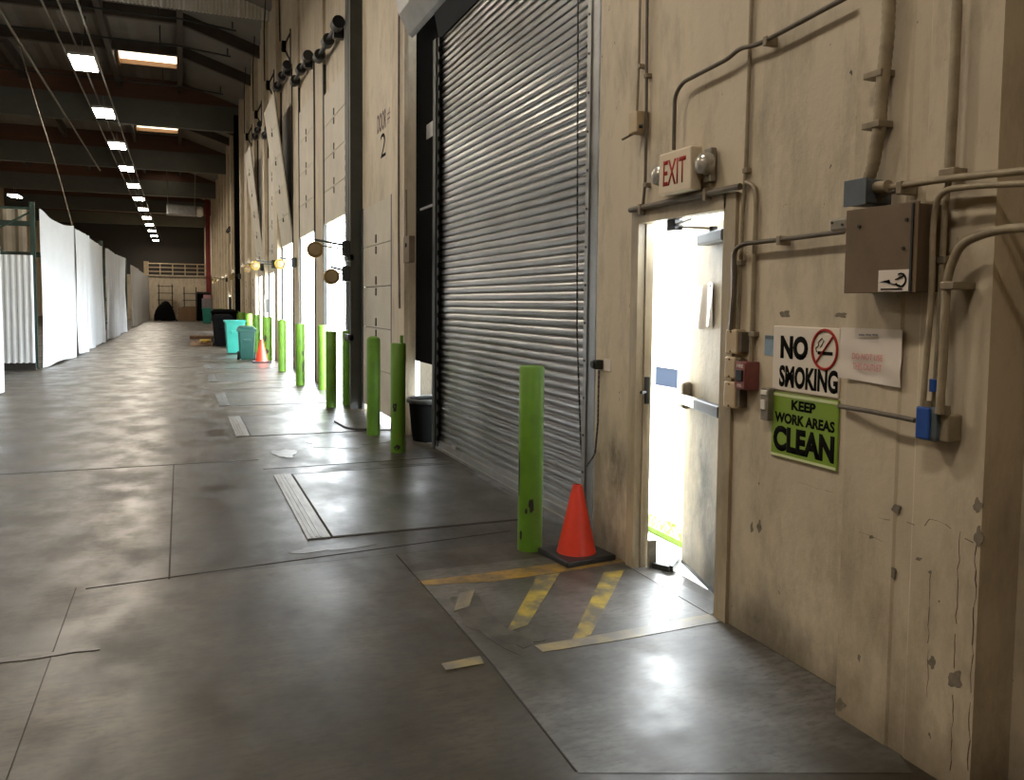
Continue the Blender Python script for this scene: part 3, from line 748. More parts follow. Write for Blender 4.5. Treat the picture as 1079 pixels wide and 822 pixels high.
m = MB(); m.box(1.5, 1.98, 61.5, 61.9, 1.75, 2.0, .02); m.build('top_flap', 'pinkcap', cb)
def barrel(x, y):
    t = thing('rubbish_tub', (x, y, 0), 'black round rubbish tub standing in the gap beside the roller shutter', 'bin')
    m = MB(); m.lathe((x, y, 0), [(.20, 0), (.215, .05), (.25, .44), (.25, .45), (.235, .45), (.20, .06), (0, .05)], 28); m.build('tub_body', 'black', t, smooth=True)
    m = MB(); m.lathe((x, y, 0), [(.255, .43), (.275, .44), (.28, .47), (.265, .49), (.24, .48), (.245, .44)], 28); m.build('tub_rim', 'darksteel', t, smooth=True)
barrel(2.66, 9.15)

# loose floor items down the hall
def pallet(x, y, z, label, n=1, rz=0, w_=1.1, d_=1.0):
    t = thing('pallet', (x, y, z), label, 'pallet', 'wooden pallets')
    for k in range(7):
        m = MB(); xx = x - w_/2 + (k+.5)*w_/7; m.box(xx-.055, xx+.055, y-d_/2, y+d_/2, z+.115, z+.135); m.build('deck_board', 'wood', t)
    for s in (-1, 0, 1):
        m = MB(); m.box(x-w_/2, x+w_/2, y+s*(d_/2-.05)-.045, y+s*(d_/2-.05)+.045, z+.02, z+.115); m.build('stringer', 'wood', t)
        m = MB(); m.box(x-w_/2, x+w_/2, y+s*(d_/2-.07)-.05, y+s*(d_/2-.07)+.05, z, z+.02); m.build('bottom_board', 'wood', t)
    return t
p0 = pallet(.95, 31.5, 0, 'flat wooden pallet on the floor left of the black green bin', w_=1.3, d_=1.1)
p1 = dup(p0, (1.0, 37.0, 0), 'flat wooden pallet on the floor farther up, ahead of the distant teal bin')
for k in range(8):
    dup(p0, (.45 + .05*(k % 2), 70.3, .136*k), '%s pallet from the floor in the stack against the far cream wall' % ORD[k])
m = MB(); m.box(.62, .98, 31.2, 31.7, .136, .20, .02); tag(m.build('folded_strap', 'yellow'), 'yellow folded strap lying on the flat pallet', 'strap')
def mound():
    m = MB(); rn = random.Random(3)
    m.cloth(lambda a, b: (-1.9 + 1.65*a, 69.2 + 1.6*b, max(0.0, 1.5*math.sin(PI*min(1, a*1.05+.02))**.5*math.sin(PI*b)**.4 + .08*math.sin(9*a+5*b))), 18, 12, .03)
    return tag(m.build('tarpaulin', 'black', smooth=True), 'black tarpaulin draped over a heap against the far cream wall', 'tarpaulin')
mound()
def cart(x, y, label, w_=1.0, h=2.9, dirn=1):
    t = thing('rack_trolley', (x, y, 0), label, 'trolley', 'tall metal trolleys at the far wall')
    for sx in (-1, 1):
        m = MB(); m.box(x+sx*w_/2-.04, x+sx*w_/2+.04, y-.04, y+.04, 0, h); m.build('upright', 'darksteel', t)
    for z in np.arange(.5, h, .55):
        m = MB(); m.box(x-w_/2-.12, x+w_/2+.1, y-.25, y+.25, z, z+.05); m.build('shelf', 'darksteel', t)
cart(-1.1, 72.6, 'dark metal trolley standing behind the black tarpaulin heap')
cart(.75, 72.8, 'dark metal trolley standing behind the far pallet stack', .9, 2.7)
t = thing('rubber_bale', (1.6, 70.8, 0), 'large black crate against the far cream wall beside the pallet stack', 'crate')
m = MB(); m.box(1.22, 2.2, 70.3, 71.2, .0, 2.15, .05); m.build('crate_body', 'black', t)
m = MB(); m.box(1.18, 2.24, 70.25, 71.25, 2.15, 2.3, .03); m.build('crate_lid', 'darksteel', t)

# ================================================================== LEFT SIDE: RACKS AND SHEETS
def rack(y, label, x0=-3.06, x1=-4.1, h=3.75):
    t = thing('pallet_rack', (x0, y, 0), label, 'rack frame', 'green rack frames behind the white sheets')
    for x in (x0, x1):
        m = MB(); m.box(x-.05, x+.05, y-.05, y+.05, .01, h); u = m.build('upright', 'rackgreen', t)
        m = MB(); m.box(x-.09, x+.09, y-.09, y+.09, 0, .012); m.build('foot_plate', 'rackgreen', u)
    zs = np.linspace(.3, h-.2, 6)
    for i, (a, b) in enumerate(zip(zs, zs[1:])):
        m = MB(); m.bar((x0 if i % 2 else x1, y, a), (x1 if i % 2 else x0, y, b), .04, .04); m.build('brace', 'rackgreen', t)
    m = MB(); m.bar((x0, y, h-.15), (x1, y, h-.15), .05, .05); m.build('brace', 'rackgreen', t)
    return t
r0 = rack(21.42, 'green rack frame holding the first white sheet past the ribbed panel')
dup(r0, (-2.69, 34.2, 0), 'green rack frame in the gap past the second white sheet')
dup(r0, (-2.66, 48.5, 0), 'green rack frame in the gap between the far white sheets')
dup(r0, (-4.75, 23.2, 0), 'green rack frame standing back behind the white ribbed panel')
for i, (y, z) in enumerate(((21.9, 3.3), (22.4, 2.62))):
    m = MB(); m.bar((-6.5, y, z), (-3.05, y, z), .06, .12); tag(m.build('rack_beam', 'rackgreen'), ('upper' if i == 0 else 'lower') + ' green rack beam running behind the white ribbed panel', 'rack beam')
def sheet(y0, y1, x0, x1, z1a, z1b, label, amp=.05, folds=3, seed=0, z0=.04, sag=0.0):
    rn = random.Random(seed); ph = [rn.uniform(0, 6.28) for _ in range(6)]
    def f_(a, b):
        zt = z1a + (z1b-z1a)*a - sag*math.sin(PI*a)
        z = z0 + (zt-z0)*b + .03*math.sin(7*a+ph[5])*(1-b)
        x = x0 + (x1-x0)*a + amp*(1.15-b)*math.sin(2*PI*folds*a + ph[0] + .6*math.sin(3*b+ph[1])) + amp*.5*math.sin(2*PI*folds*2.3*a+ph[2]) + .3*amp*math.sin(5*b+ph[3])
        return (x, y0 + (y1-y0)*a, z)
    m = MB(); m.cloth(f_, 60, 18, .008); o = m.build('plastic_sheet', 'sheet', smooth=True)
    return tag(o, label, 'plastic sheet', 'white sheets hung on the racks')
sheet(8.5, 15.85, -2.78, -2.76, 3.5, 3.45, 'white sheet at the photo edge, ending before the ribbed panel', .02, 2, 1)
sheet(21.5, 25.2, -2.93, -2.64, 3.62, 3.55, 'broad white sheet hanging just past the white ribbed panel', .03, 1, 2, sag=.12)
sheet(25.3, 28.8, -2.68, -2.66, 3.5, 3.55, 'grey shaded white sheet next past the broad white one', .08, 3, 3)
sheet(29.0, 33.3, -2.70, -2.62, 3.55, 3.5, 'creased white sheet just before the green frame gap', .05, 3, 4)
sheet(35.4, 39.3, -2.58, -2.58, 3.55, 3.55, 'creased white sheet just past the green frame gap', .07, 3, 5)
sheet(39.6, 45.5, -2.60, -2.52, 3.55, 3.65, 'white sheet in the middle distance flaring toward the aisle', .06, 3, 6)
sheet(52.5, 60, -2.60, -2.5, 3.6, 3.6, 'distant white sheet past the far green frame', .08, 4, 7)
sheet(60, 72, -2.6, -2.4, 3.6, 3.5, 'most distant white sheet, near the cream end wall', .10, 5, 8)
m = MB(); pts = []                                                    # ribbed white panel across the gap
x = -4.6; k = 0
while x < -2.99:
    pts.append((x, 20.95 + (.03 if k % 4 in (1, 2) else 0))); x += .03; k += 1
m.prism([(x, y, .16) for x, y in pts] + [(x, y+.012, .16) for x, y in pts[::-1]], (0, 0, 2.38)); 
cp = m.build('ribbed_panel', 'corr'); tag(cp, 'white ribbed plastic panel standing across the gap between hanging sheets', 'panel')
m = MB(); m.box(-4.6, -3.0, 20.97, 21.03, 0, .17); m.build('bottom_rail', 'darksteel', cp)
m = MB()
pts = []; x = -9.0; k = 0
while x < -3.85:
    pts.append((x, 26 + (.08 if k % 4 in (1, 2) else 0))); x += .09; k += 1
m.prism([(x, y, 0) for x, y in pts] + [(x, y+.03, 0) for x, y in pts[::-1]], (0, 0, 4.0))
m.build('wall_partition', 'beige', kind='structure')

# ================================================================== CEILING LAMPS AND CABLES
LX, LZ = -2.25, 7.7
def lamp(x, y, label):
    t = thing('ceiling_light', (x, y, LZ), label, 'ceiling light', 'LED lights hung in a row from the roof')
    m = MB(); m.box(x-.30, x+.30, y-.74, y+.74, LZ+.02, LZ+.10, .012); m.box(x-.1, x+.1, y-.3, y+.3, LZ+.10, LZ+.16, .01); m.build('housing', 'lampbody', t)
    m = MB(); m.box(x-.28, x+.28, y-.72, y+.72, LZ, LZ+.021); m.build('lens', 'lens', t)
    m = MB(); m.cyl((x, y-.3, LZ+.14), (x, y-.3, LZ+.52), .006, n=6); m.build('hanger', 'steel', t)
    m = MB(); m.cyl((x, y+.3, LZ+.14), (x, y+.3, LZ+.52), .006, n=6); m.build('hanger', 'steel', t)
    return t
L0 = lamp(LX, 24.6, 'largest lit LED light in view, first of the row over the aisle')
Ys = [24.6 + 6.2*i for i in range(12)]
for i, y in enumerate(Ys[1:]): dup(L0, (LX, y, LZ), '%s lit LED light along the row over the aisle' % ORD[i+1])
for i, y in enumerate((18.4, 12.2, 6.0, -.2)): dup(L0, (LX, y, LZ), 'LED light above the frame, %s back from the largest visible one' % ORD[i])  # unseen near end of the row; the last one added to light the pilaster
dup(L0, (-9.1, 5.0, LZ), 'LED light over the racks, above and beside the frame')
for i, y in enumerate((57.5, 49.0)): dup(L0, (-9.1, y, LZ), ('small' if i == 0 else 'edge cut') + ' lit LED light over the racks at the left')
for i, x in enumerate((LX-.20, LX+.20)):
    m = MB(); m.bar((x, YN, LZ+.54), (x, YF, LZ+.54), .04, .04); tag(m.build('strut_rail', 'conduit_dark'), ('left' if i == 0 else 'right') + ' steel strut rail carrying the row of LED lights', 'strut rail')
m = MB(); m.tube([(-4.0, YN, 8.5), (-3.9, 50, 8.5)], .035, 8); tag(m.build('overhead_pipe', 'conduit_dark', smooth=True), 'grey overhead pipe running along the hall left of the LED row', 'pipe')
q = onz(46, 88, 8.46)
m = MB(); m.tube([(-3.95, 26.2, 8.42), (-3.6, 26.15, 7.0), (-3.05, 26.0, 5.0), (-2.72, 25.9, 3.5)], .018, 8, fillet=.8); tag(m.build('drop_cable', 'conduit_dark', smooth=True), 'grey cable dropping from the overhead pipe to the white sheets', 'cable')
m = MB(); m.tube([(-2.95, YN, 8.62), (-2.95, YF, 8.62)], .03, 8); tag(m.build('overhead_conduit', 'conduit_dark', smooth=True), 'thin dark conduit running under the roof left of the LED row', 'conduit')
# hanging unit heater far down the aisle
q = Vector((.15, 58.5, 7.0))
t = thing('unit_heater', (q.x, q.y, q.z), 'silver unit heater hanging under the roof over the far aisle', 'heater')
m = MB(); m.box(q.x-.9, q.x+.9, q.y-.4, q.y+.4, q.z+.1, q.z+.75, .06); m.build('heater_case', 'steel', t)
m = MB(); m.lathe((q.x+.9, q.y, q.z+.4), [(.30, 0), (.34, .1), (.34, .3), (.24, .42), (0, .44)], 20, axis='x'); m.build('fan_cowl', 'white', t, smooth=True)
for sx in (-.8, .8):
    m = MB(); m.cyl((q.x+sx, q.y, q.z+.7), (q.x+sx*1.1, q.y, 10.66 if sx < 0 else 10.3), .02, n=6); m.build('hanger', 'steel', t)

# ================================================================== WALL FITTINGS
def P(u, v, x): p = onx(u, v, x); return (x, p.y, p.z)
def conduit(pts, x, r, label, matn='conduit', fillet=.06, clips=(), cat='conduit', ribs=0, name='conduit'):
    pp = [P(*(p if len(p) == 3 else (p[0], p[1], x))) for p in pts]
    m = MB(); m.tube(pp, r, 10, fillet, ribs); o = m.build(name, matn, smooth=True); tag(o, label, cat)
    for c in clips:
        a = Vector(P(c[0], c[1], x)); hor = len(c) > 2
        m = MB()
        if hor: m.box(x-r*1.25, WX if x > 2.35 else PXX, a.y-.012, a.y+.012, a.z-r*2.4, a.z+r*1.3, .003)
        else: m.box(x-r*1.25, WX if x > 2.35 else PXX, a.y-r*2.4, a.y+r*1.3, a.z-.012, a.z+.012, .003)
        m.build('strap', 'clip', o)
    return o
conduit([(710, 158), (711, 101), (719, 87), (767, 62), (779, 51), (797, 47.5), (811, 40.5), (898, -6)], 2.448, .011, 'dark conduit rising from the EXIT sign and running up to the roof', 'conduit_dark', .05, ((808, 42, 1),))
conduit([(792, -8), (790, 60), (785.5, 185), (783, 215), (777.5, 350)], 2.484, .010, 'long vertical conduit passing the exit door frame down to cream boxes', 'conduit', .05, ((786, 180), (780, 277)))
conduit([(786, 192), (795, 196), (797, 215), (795, 262), (791.5, 384)], 2.482, .011, 'conduit arching over from the door head down to the red alarm', 'conduit', .05, ((793, 352),))
conduit([(889, 244), (839, 250.5), (783, 257), (773, 264), (773.5, 300), (770, 348)], 2.45, .011, 'conduit bending from the brown box across to the cream boxes', 'conduit_dark', .07, ((822, 252, 1),))
conduit([(664, 221.5), (780, 196.5)], 2.463, .016, 'dark conduit lying along the top of the exit door frame', 'conduit_dark', .0, ((745, 203, 1), (676, 219, 1)))
conduit([(682, -8), (681, 120), (680, 190), (677, 222)], 2.475, .009, 'thin vertical conduit from the roof to the exit door frame corner', 'conduit_dark', .03, ((681, 80), (680, 195)))
conduit([(674.5, -8), (673, 70), (671, 120)], 2.475, .008, 'thin conduit dropping to the small cream switch box', 'conduit', .03, ((674, 70),))
conduit([(937, -8), (935, 40), (930, 85), (926, 140), (919, 178), (912, 196)], 2.285, .022, 'thick flexible conduit dropping to the blue grey box', 'conduit', .05, ((922, 80), (920, 133)), ribs=.012)
conduit([(1009, -8), (1005, 90), (1000, 186)], 2.285, .016, 'vertical conduit on the pilaster above the brown box', 'conduit', .05, ((999, 182),))
conduit([(916, 201), (960, 194), (1000, 188), (1100, 178)], 2.265, .012, 'upper horizontal conduit leaving the blue grey box along the pilaster', 'conduit', .05, ((950, 196, 1),))
conduit([(1110, 192), (1024, 196), (988, 201), (983, 240), (982, 310), (976, 380), (972, 432)], 2.250, .010, 'conduit curving from the pilaster edge down to the blue outlet box', 'conduit', .10)
conduit([(1000, 188), (996, 215), (993, 275), (990, 340), (984, 432)], 2.285, .010, 'straight conduit dropping behind the curved one to the outlet box', 'conduit', .04, ((991.5, 274),))
conduit([(1110, 238), (1048, 242), (1012, 256), (1000, 285), (997, 302), (994, 380), (990, 436)], 2.245, .014, 'lower wide bend conduit dropping to the grey box by the outlet', 'conduit', .10, ((999, 301),))
conduit([(922, 214), (931, 204), (945, 201)], 2.265, .009, 'short curved conduit entering the brown box top', 'conduit_dark', .03)
conduit([(884, 428, 2.31), (920, 434, 2.27), (964, 443, 2.27)], 2.28, .009, 'conduit running from the green sign to the blue outlet box', 'conduit_dark', .02)
conduit([(420.5, -8), (420, 120), (420, 250), (421, 325)], 2.43, .012, 'dark vertical conduit on the pier between roller shutter and dock 2', 'conduit_dark', .02)
conduit([(428, 200), (428.5, 255)], 2.42, .008, 'short thin conduit above the rusty box by the roller shutter', 'conduit_dark', 0)

def boxfit(name, u0, u1, v0, v1, x, depth, label, cat, m_, bev=.006, parts=None, back=None):
    a, b = onx(u0, (v0+v1)/2, x), onx(u1, (v0+v1)/2, x); c = onx((u0+u1)/2, v0, x); d = onx((u0+u1)/2, v1, x)
    y0, y1, z0, z1 = b.y, a.y, d.z, c.z
    t = thing(name, (x+depth, (y0+y1)/2, z0), label, cat)
    m = MB(); m.box(x, x+depth, y0, y1, z0, z1, bev); m.build('body', m_, t)
    return t, y0, y1, z0, z1
# brown disconnect enclosure
t, y0, y1, z0, z1 = boxfit('electrical_box', 893, 967, 219, 308, 2.205, .12, 'large brown electrical enclosure with a white sticker on the pilaster', 'electrical box', 'brownbox', .004)
m = MB(); m.box(2.198, 2.206, y0-.004, y1+.004, z0-.002, z1+.006, .002); cv = m.build('cover', 'brownbox', t)
m = MB(); m.box(2.193, 2.199, y0+.012, y0+.020, z0, z1); m.build('cover_edge', 'darksteel', cv)
for yy, zz in ((y1-.06, z1-.055), (y0+.04, z1-.05), (y0+.05, (z0+z1)/2)):
    m = MB(); m.cyl((2.199, yy, zz), (2.193, yy, zz), .006, n=10); m.build('screw', 'darksteel', cv)
a, b, c = onx(926, 285, 2.195), onx(957, 307, 2.195), None
m = MB(); m.box(2.194, 2.198, b.y, a.y, b.z, a.z, .0005); st = m.build('sticker', 'paper', t, label='white sticker with black marks')
m = MB(); yc, zc = (a.y+b.y)/2, (a.z+b.z)/2; s = (a.z-b.z)
for k in range(9):                                                    # ring emblem with a bar and a wedge
    t0, t1 = math.radians(-150+k*30), math.radians(-150+(k+1)*30)
    m.bar((2.193, yc-.032-.30*s*math.cos(t0), zc+.02*s+.30*s*math.sin(t0)), (2.193, yc-.032-.30*s*math.cos(t1), zc+.02*s+.30*s*math.sin(t1)), .004, .005)
m.bar((2.193, yc-.012, zc+.05*s), (2.193, yc-.045, zc+.22*s), .007, .003); m.bar((2.193, yc+.02, zc-.1*s), (2.193, yc-.03, zc-.22*s), .006, .003)
m.prism([(2.1925, yc+.055, zc-.05*s), (2.1925, yc+.015, zc+.05*s), (2.1925, yc+.01, zc-.12*s)], (.002, 0, 0)); m.box(2.192, 2.194, yc-.04, yc+.05, zc-.42*s, zc-.36*s)
m.build('sticker_marks', 'ink', st)
# blue grey box above it
t, y0, y1, z0, z1 = boxfit('junction_box', 891, 913, 190, 216, 2.21, .12, 'blue grey junction box on top of the brown enclosure', 'junction box', 'bluegrey')
m = MB(); m.box(2.204, 2.211, y0-.003, y1+.003, z0-.003, z1+.003, .001); m.build('cover', 'bluegrey', t)
m = MB(); m.cyl((2.255, y0+.0, z1-.03), (2.255, y0-.05, z1-.03), .022, n=12); m.build('hub', 'conduit', t, smooth=True)
# conduit body with two screws
t, y0, y1, z0, z1 = boxfit('conduit_fitting', 874, 892, 230, 243, 2.30, .05, 'small grey conduit fitting with two screws beside the brown enclosure', 'conduit fitting', 'greybox', .008)
for yy, zz in ((y1-.015, z1-.015), (y0+.02, z0+.02)):
    m = MB(); m.cyl((2.301, yy, zz), (2.296, yy, zz), .005, n=8); m.build('screw', 'darksteel', t)
m = MB(); m.box(2.35, WX, y1-.06, y1-.01, z0+.01, z1-.01); m.build('mount', 'conduit', t)
# blue outlet box and its grey neighbour
t, y0, y1, z0, z1 = boxfit('outlet_box', 963, 987, 429, 465, 2.245, .07, 'blue faced outlet box hanging below the conduits on the pilaster', 'outlet box', 'bluegrey', .016)
m = MB(); m.box(2.236, 2.247, y0+.022, y1-.012, z0+.006, z1+.001, .006); m.build('blue_face', 'blue', t, label='bright blue face')
m = MB(); m.cyl((2.26, (y0+y1)/2+.01, z1), (2.26, (y0+y1)/2+.01, z1+.02), .014, n=12); m.build('hub', 'conduit', t)
t, y0, y1, z0, z1 = boxfit('switch_box', 989, 999, 437, 466, 2.262, .063, 'narrow cream box tight beside the blue outlet box', 'switch box', 'conduit', .006)
m = MB(); m.cyl((2.262, (y0+y1)/2, z1), (2.262, (y0+y1)/2, z1+.03), .018, n=12); m.build('hub', 'clip', t)
m = MB(); q = onx(982, 407, 2.26); m.cyl((2.26+.012, q.y, q.z-.018), (2.26+.012, q.y, q.z+.022), .0165, n=14); tag(m.build('tape_band', 'blue', smooth=True), 'blue tape wrapped round the conduit above the blue outlet box', 'tape')
# fire alarm pull station
t, y0, y1, z0, z1 = boxfit('fire_alarm', 775, 786.5, 381, 411, 2.425, .075, 'faded red fire alarm pull station beside the exit door', 'fire alarm', 'alarm', .004)
m = MB(); m.box(2.418, 2.426, y0+.004, y1-.004, z0+.006, z1-.004, .002); fa = m.build('front_plate', 'alarm', t)
m = MB(); m.box(2.410, 2.419, y0+.016, y1-.016, z0+.042, z1-.038, .003); m.build('pull_handle', 'blackp', fa)
yc = (y0+y1)/2
text('lettering', 'FIRE', yc, z1-.02, 2.418, .045, .016, 'white', fa); text('lettering', 'PULL', yc, z0+.022, 2.418, .032, .013, 'white', fa)
# cream conduit bodies beside the frame
for i, (u0, u1, v0, v1, lb) in enumerate(((764, 776, 347, 373, 'topmost'), (763, 774, 376, 399, 'middle'), (762, 774, 402, 430, 'lowest'))):
    t, y0, y1, z0, z1 = boxfit('junction_box', u0, u1, v0, v1, 2.445, .055, lb + ' cream junction box of three stacked beside the exit door frame', 'junction box', 'cream', .008)
    for zz in (z0+.012, z1-.012):
        m = MB(); m.cyl((2.446, (y0+y1)/2, zz), (2.441, (y0+y1)/2, zz), .004, n=8); m.build('screw', 'darksteel', t)
    m = MB(); m.box(2.455, WX, y0-.025, y0, z0+.01, z1-.01, .003); m.build('side_plate', 'conduit_dark', t)
# grey latch box beside the signs
t, y0, y1, z0, z1 = boxfit('wall_switch', 801, 809, 409, 443, 2.455, .045, 'small worn metal switch box left of the green sign', 'switch box', 'greybox', .005)
m = MB(); m.box(2.445, 2.456, y0+.012, y1-.012, z0+.05, z0+.095, .003); m.box(2.449, 2.456, y0+.006, y1-.006, z1-.03, z1-.008, .002); m.build('switch_plate', 'white', t)
# small cream siren / switch near the roller guide
t, y0, y1, z0, z1 = boxfit('switch_box', 662, 671, 118, 140, 2.42, .08, 'small cream switch box on the wall above and left of the EXIT sign', 'switch box', 'cream', .005)
m = MB(); m.bar((2.45, y1-.01, z0+.005), (2.41, y1+.05, z0-.022), .02, .006); m.build('lever', 'conduit_dark', t)
m = MB(); m.cyl((2.435, y0-.002, z0+.03), (2.45, y0-.014, z0+.03), .012, n=10); m.build('knob', 'blackp', t)
# rusty box by the roller shutter
t, y0, y1, z0, z1 = boxfit('switch_box', 425, 431, 249, 277, 2.38, .07, 'rusty brown control box on the pier beside the roller shutter', 'switch box', 'brownbox', .006)
m = MB(); m.cyl((2.381, (y0+y1)/2, z1-.1), (2.365, (y0+y1)/2, z1-.1), .025, n=10); m.build('button', 'blackp', t)
# EXIT sign
XE = 2.40
a, b = onx(694, 185, XE), onx(728, 178, XE); zt, zb = onx(711, 158, XE).z, onx(711, 203, XE).z
t = thing('exit_sign', (2.48, (a.y+b.y)/2, zb), 'illuminated style EXIT sign with twin lamps mounted above the exit door', 'exit sign')
m = MB(); m.box(XE, 2.47, b.y, a.y, zb, zt, .010); m.build('housing', 'exitface', t)
m = MB(); m.box(2.47, WX, b.y+.08, a.y-.08, zb+.05, zt-.05); m.build('mount', 'greybox', t)
text('lettering', 'EXIT', (a.y+b.y)/2, (zt+zb)/2, XE-.0005, (a.y-b.y)*.70, (zt-zb)*.60, 'redink', t, .015)
for yy, nm in ((a.y+.055, 1), (b.y-.06, 0)):
    m = MB(); m.lathe((2.445, yy, (zt+zb)/2+.01), [(.055, .02), (.057, 0), (.05, -.03), (.03, -.045), (0, -.05)], 20, axis='x'); hd = m.build('lamp_head', 'glass', t, smooth=True)
    m = MB(); m.box(2.455, 2.49, yy-.03, yy+.03, (zt+zb)/2-.08, (zt+zb)/2+.09, .006); m.build('lamp_bracket', 'greybox', hd)
# NO SMOKING sign
t = thing('no_smoking_sign', (2.495, 2.84, 1.195), 'white NO SMOKING sign with a red prohibition ring on the cream wall', 'sign')
m = MB(); m.box(2.488, 2.498, 2.632, 3.038, 1.198, 1.485, .004); m.build('board', 'signwhite', t)
X = 2.4875
def WY(u, v): q = onx(u, v, 2.487); return q.y, q.z
def put(s, u0, u1, v0, v1, m_, par, x=X, bold=.02, nm='lettering'):
    ya, yb = onx(u0, (v0+v1)/2, x).y, onx(u1, (v0+v1)/2, x).y; za, zb_ = onx((u0+u1)/2, v0, x).z, onx((u0+u1)/2, v1, x).z
    return text(nm, s, (ya+yb)/2, (za+zb_)/2, x, ya-yb, za-zb_, m_, par, bold)
put('NO', 822.5, 851.5, 354, 379, 'ink', t, bold=.055); put('SMOKING', 821, 883, 387.5, 411.5, 'ink', t, bold=.042)
yc, zc = WY(869, 368.5); rz_ = .082; ry_ = .072
m = MB(); m.tube([(2.4865, yc + ry_*math.cos(k*PI/18), zc + rz_*math.sin(k*PI/18)) for k in range(37)], .0062, 6)
m.bar((2.4865, yc-ry_*.68, zc+rz_*.72), (2.4865, yc+ry_*.68, zc-rz_*.72), .011, .004); m.build('prohibition_ring', 'redink', t, label='red ring with slash')
m = MB(); m.box(2.4862, 2.4875, yc-.046, yc+.040, zc-.022, zc-.008)
m.tube([(2.4868, yc+.047, zc-.012), (2.4868, yc+.052, zc+.004), (2.4868, yc+.036, zc+.016), (2.4868, yc+.038, zc+.03), (2.4868, yc+.018, zc+.046), (2.4868, yc+.006, zc+.036), (2.4868, yc+.016, zc+.02), (2.4868, yc+.026, zc+.008)], .0022, 6)
m.build('cigarette_symbol', 'ink', t)
# KEEP WORK AREAS CLEAN sign
t = thing('keep_clean_sign', (2.495, 2.83, .895), 'lime green KEEP WORK AREAS CLEAN sign under the white sign', 'sign')
m = MB(); m.box(2.488, 2.498, 2.626, 3.034, .897, 1.188, .004); m.build('board', 'signgreen', t)
m = MB(); m.box(2.4862, 2.4885, 2.630, 3.030, 1.172, 1.184); m.build('edge_band', 'signpale', t, label='pale edge band'); m = MB(); m.box(2.4862, 2.4885, 2.630, 3.030, .901, .912); m.build('edge_band', 'signpale', t, label='pale edge band')
def line(s, yl, yr, zlo, zhi, b=.04): text('lettering', s, (yl+yr)/2, (zlo+zhi)/2, X, yl-yr, zhi-zlo, 'ink', t, b*1.1)
line('KEEP', 2.905, 2.755, 1.118, 1.163); line('WORK AREAS', 3.012, 2.642, 1.053, 1.100); line('CLEAN', 3.018, 2.640, .925, 1.040, .05)
# paper note on the pilaster
a, b = onx(886.5, 345, PXX-.006), onx(949, 405, PXX-.006)
t = thing('paper_note', (PXX, (a.y+b.y)/2, b.z), 'crumpled white paper note with red print taped beside the no smoking sign', 'notice')
m = MB(); NY, NZ = 16, 12
m.cloth(lambda p, q_: (PXX-.010-.006*math.sin(7*p+2)*(1-q_)**1.5-.004*math.sin(11*q_+5*p)*(1-q_), a.y-.002+(b.y-a.y)*p - .006*(1-q_)*math.sin(PI*p), b.z+.0+(a.z-b.z)*q_ - .012*p*(1-q_)), NY, NZ, .0025); m.build('sheet', 'paper', t, smooth=True)
def put2(s, u0, u1, v0, v1, m_): return put(s, u0, u1, v0, v1, m_, t, PXX-.0165, .0)
put2('DO NOT USE', 898, 930, 373, 379.5, 'pinkink'); put2('THIS OUTLET', 898.5, 929, 383.5, 390.5, 'pinkink')
m = MB()
for u0, u1, v0, v1 in ((905, 911, 352, 354), (912, 918, 352, 354), (919, 925, 352, 354), (905, 926, 357, 357.7)):
    a, b = onx(u0, v0, PXX-.0165), onx(u1, v1, PXX-.0165); m.box(PXX-.0168, PXX-.0162, b.y, a.y, b.z, a.z)
m.build('faded_print', 'greycard', t)
# little blue sticker
a, b = onx(806, 353, 2.497), onx(816.5, 375, 2.497)
m = MB(); m.box(2.4965, 2.4995, b.y, a.y, b.z, a.z, .0008); t = tag(m.build('wall_sticker', 'paleblue'), 'small pale blue sticker left of the NO SMOKING sign', 'sticker')
m = MB(); m.box(2.4960, 2.4966, b.y+.004, a.y-.004, a.z-.018, a.z-.003); m.build('sticker_header', 'bluegrey', t)
# white papers on the open door
def leaf_from_pixel(u, v):
    q = ray(u, v); o = Vector((0, 0, EYE)); dv = Vector(q); p0 = Vector((hx, hy, 0)); k = (p0-o).dot(dn)/dv.dot(dn); p = o+dv*k
    return (p-p0).dot(du), p.z
sa, za = leaf_from_pixel(738, 300); sb, zb = leaf_from_pixel(753, 346)
s0_, s1_ = sorted((sa, sb)); t = thing('hanging_cloth', leafpt((s0_+s1_)/2, .01, zb), 'white crumpled bag hanging on the inside of the open exit door', 'bag')
m = MB()
def fcl(p, q_): return leafpt(s0_+(s1_-s0_)*p, .012+.012*math.sin(9*p+1.5*q_)*(.4+.6*(1-q_)), zb+(za-zb)*q_ + .01*math.sin(6*p))
m.cloth(fcl, 14, 12, .003); m.build('film', 'plasticfilm', t, smooth=True)
m = MB(); m.cyl(leafpt(s0_+.04, .0, za-.01), leafpt(s0_+.04, .02, za-.01), .008); m.build('hook', 'steel', t)
# door stop on the threshold
t = thing('door_prop', (2.62, 4.2, 0), 'bent grey metal angle on the threshold propping the exit door open', 'door prop')
m = MB(); m.box(2.575, 2.63, 4.205, 4.226, .004, .17, .003); m.build('upright_plate', 'greybox', t)
A, B_, C_ = onz(688, 594, .03), onz(706, 598, .03), onz(714, 588, .03)
m = MB(); m.bar((A.x, A.y, .022), (B_.x, B_.y, .022), .035, .035, .003); m.bar((B_.x, B_.y, .022), (C_.x, C_.y, .022), .035, .035, .003); m.build('base_angle', 'darksteel', t)
# door number over dock 2
t = thing('door_number', (2.5, 10.95, 3.4), 'faded stencilled DOOR 2 lettering on the cream wall over the closed dock door', 'lettering')
put('2', 401, 406.5, 140, 165.5, 'ink', t, 2.499, .0)
put('DOOR', 397.5, 407, 117.5, 138, 'mauveink', t, 2.499, .03); put('#', 408, 411, 114, 130, 'mauveink', t, 2.499, 0)

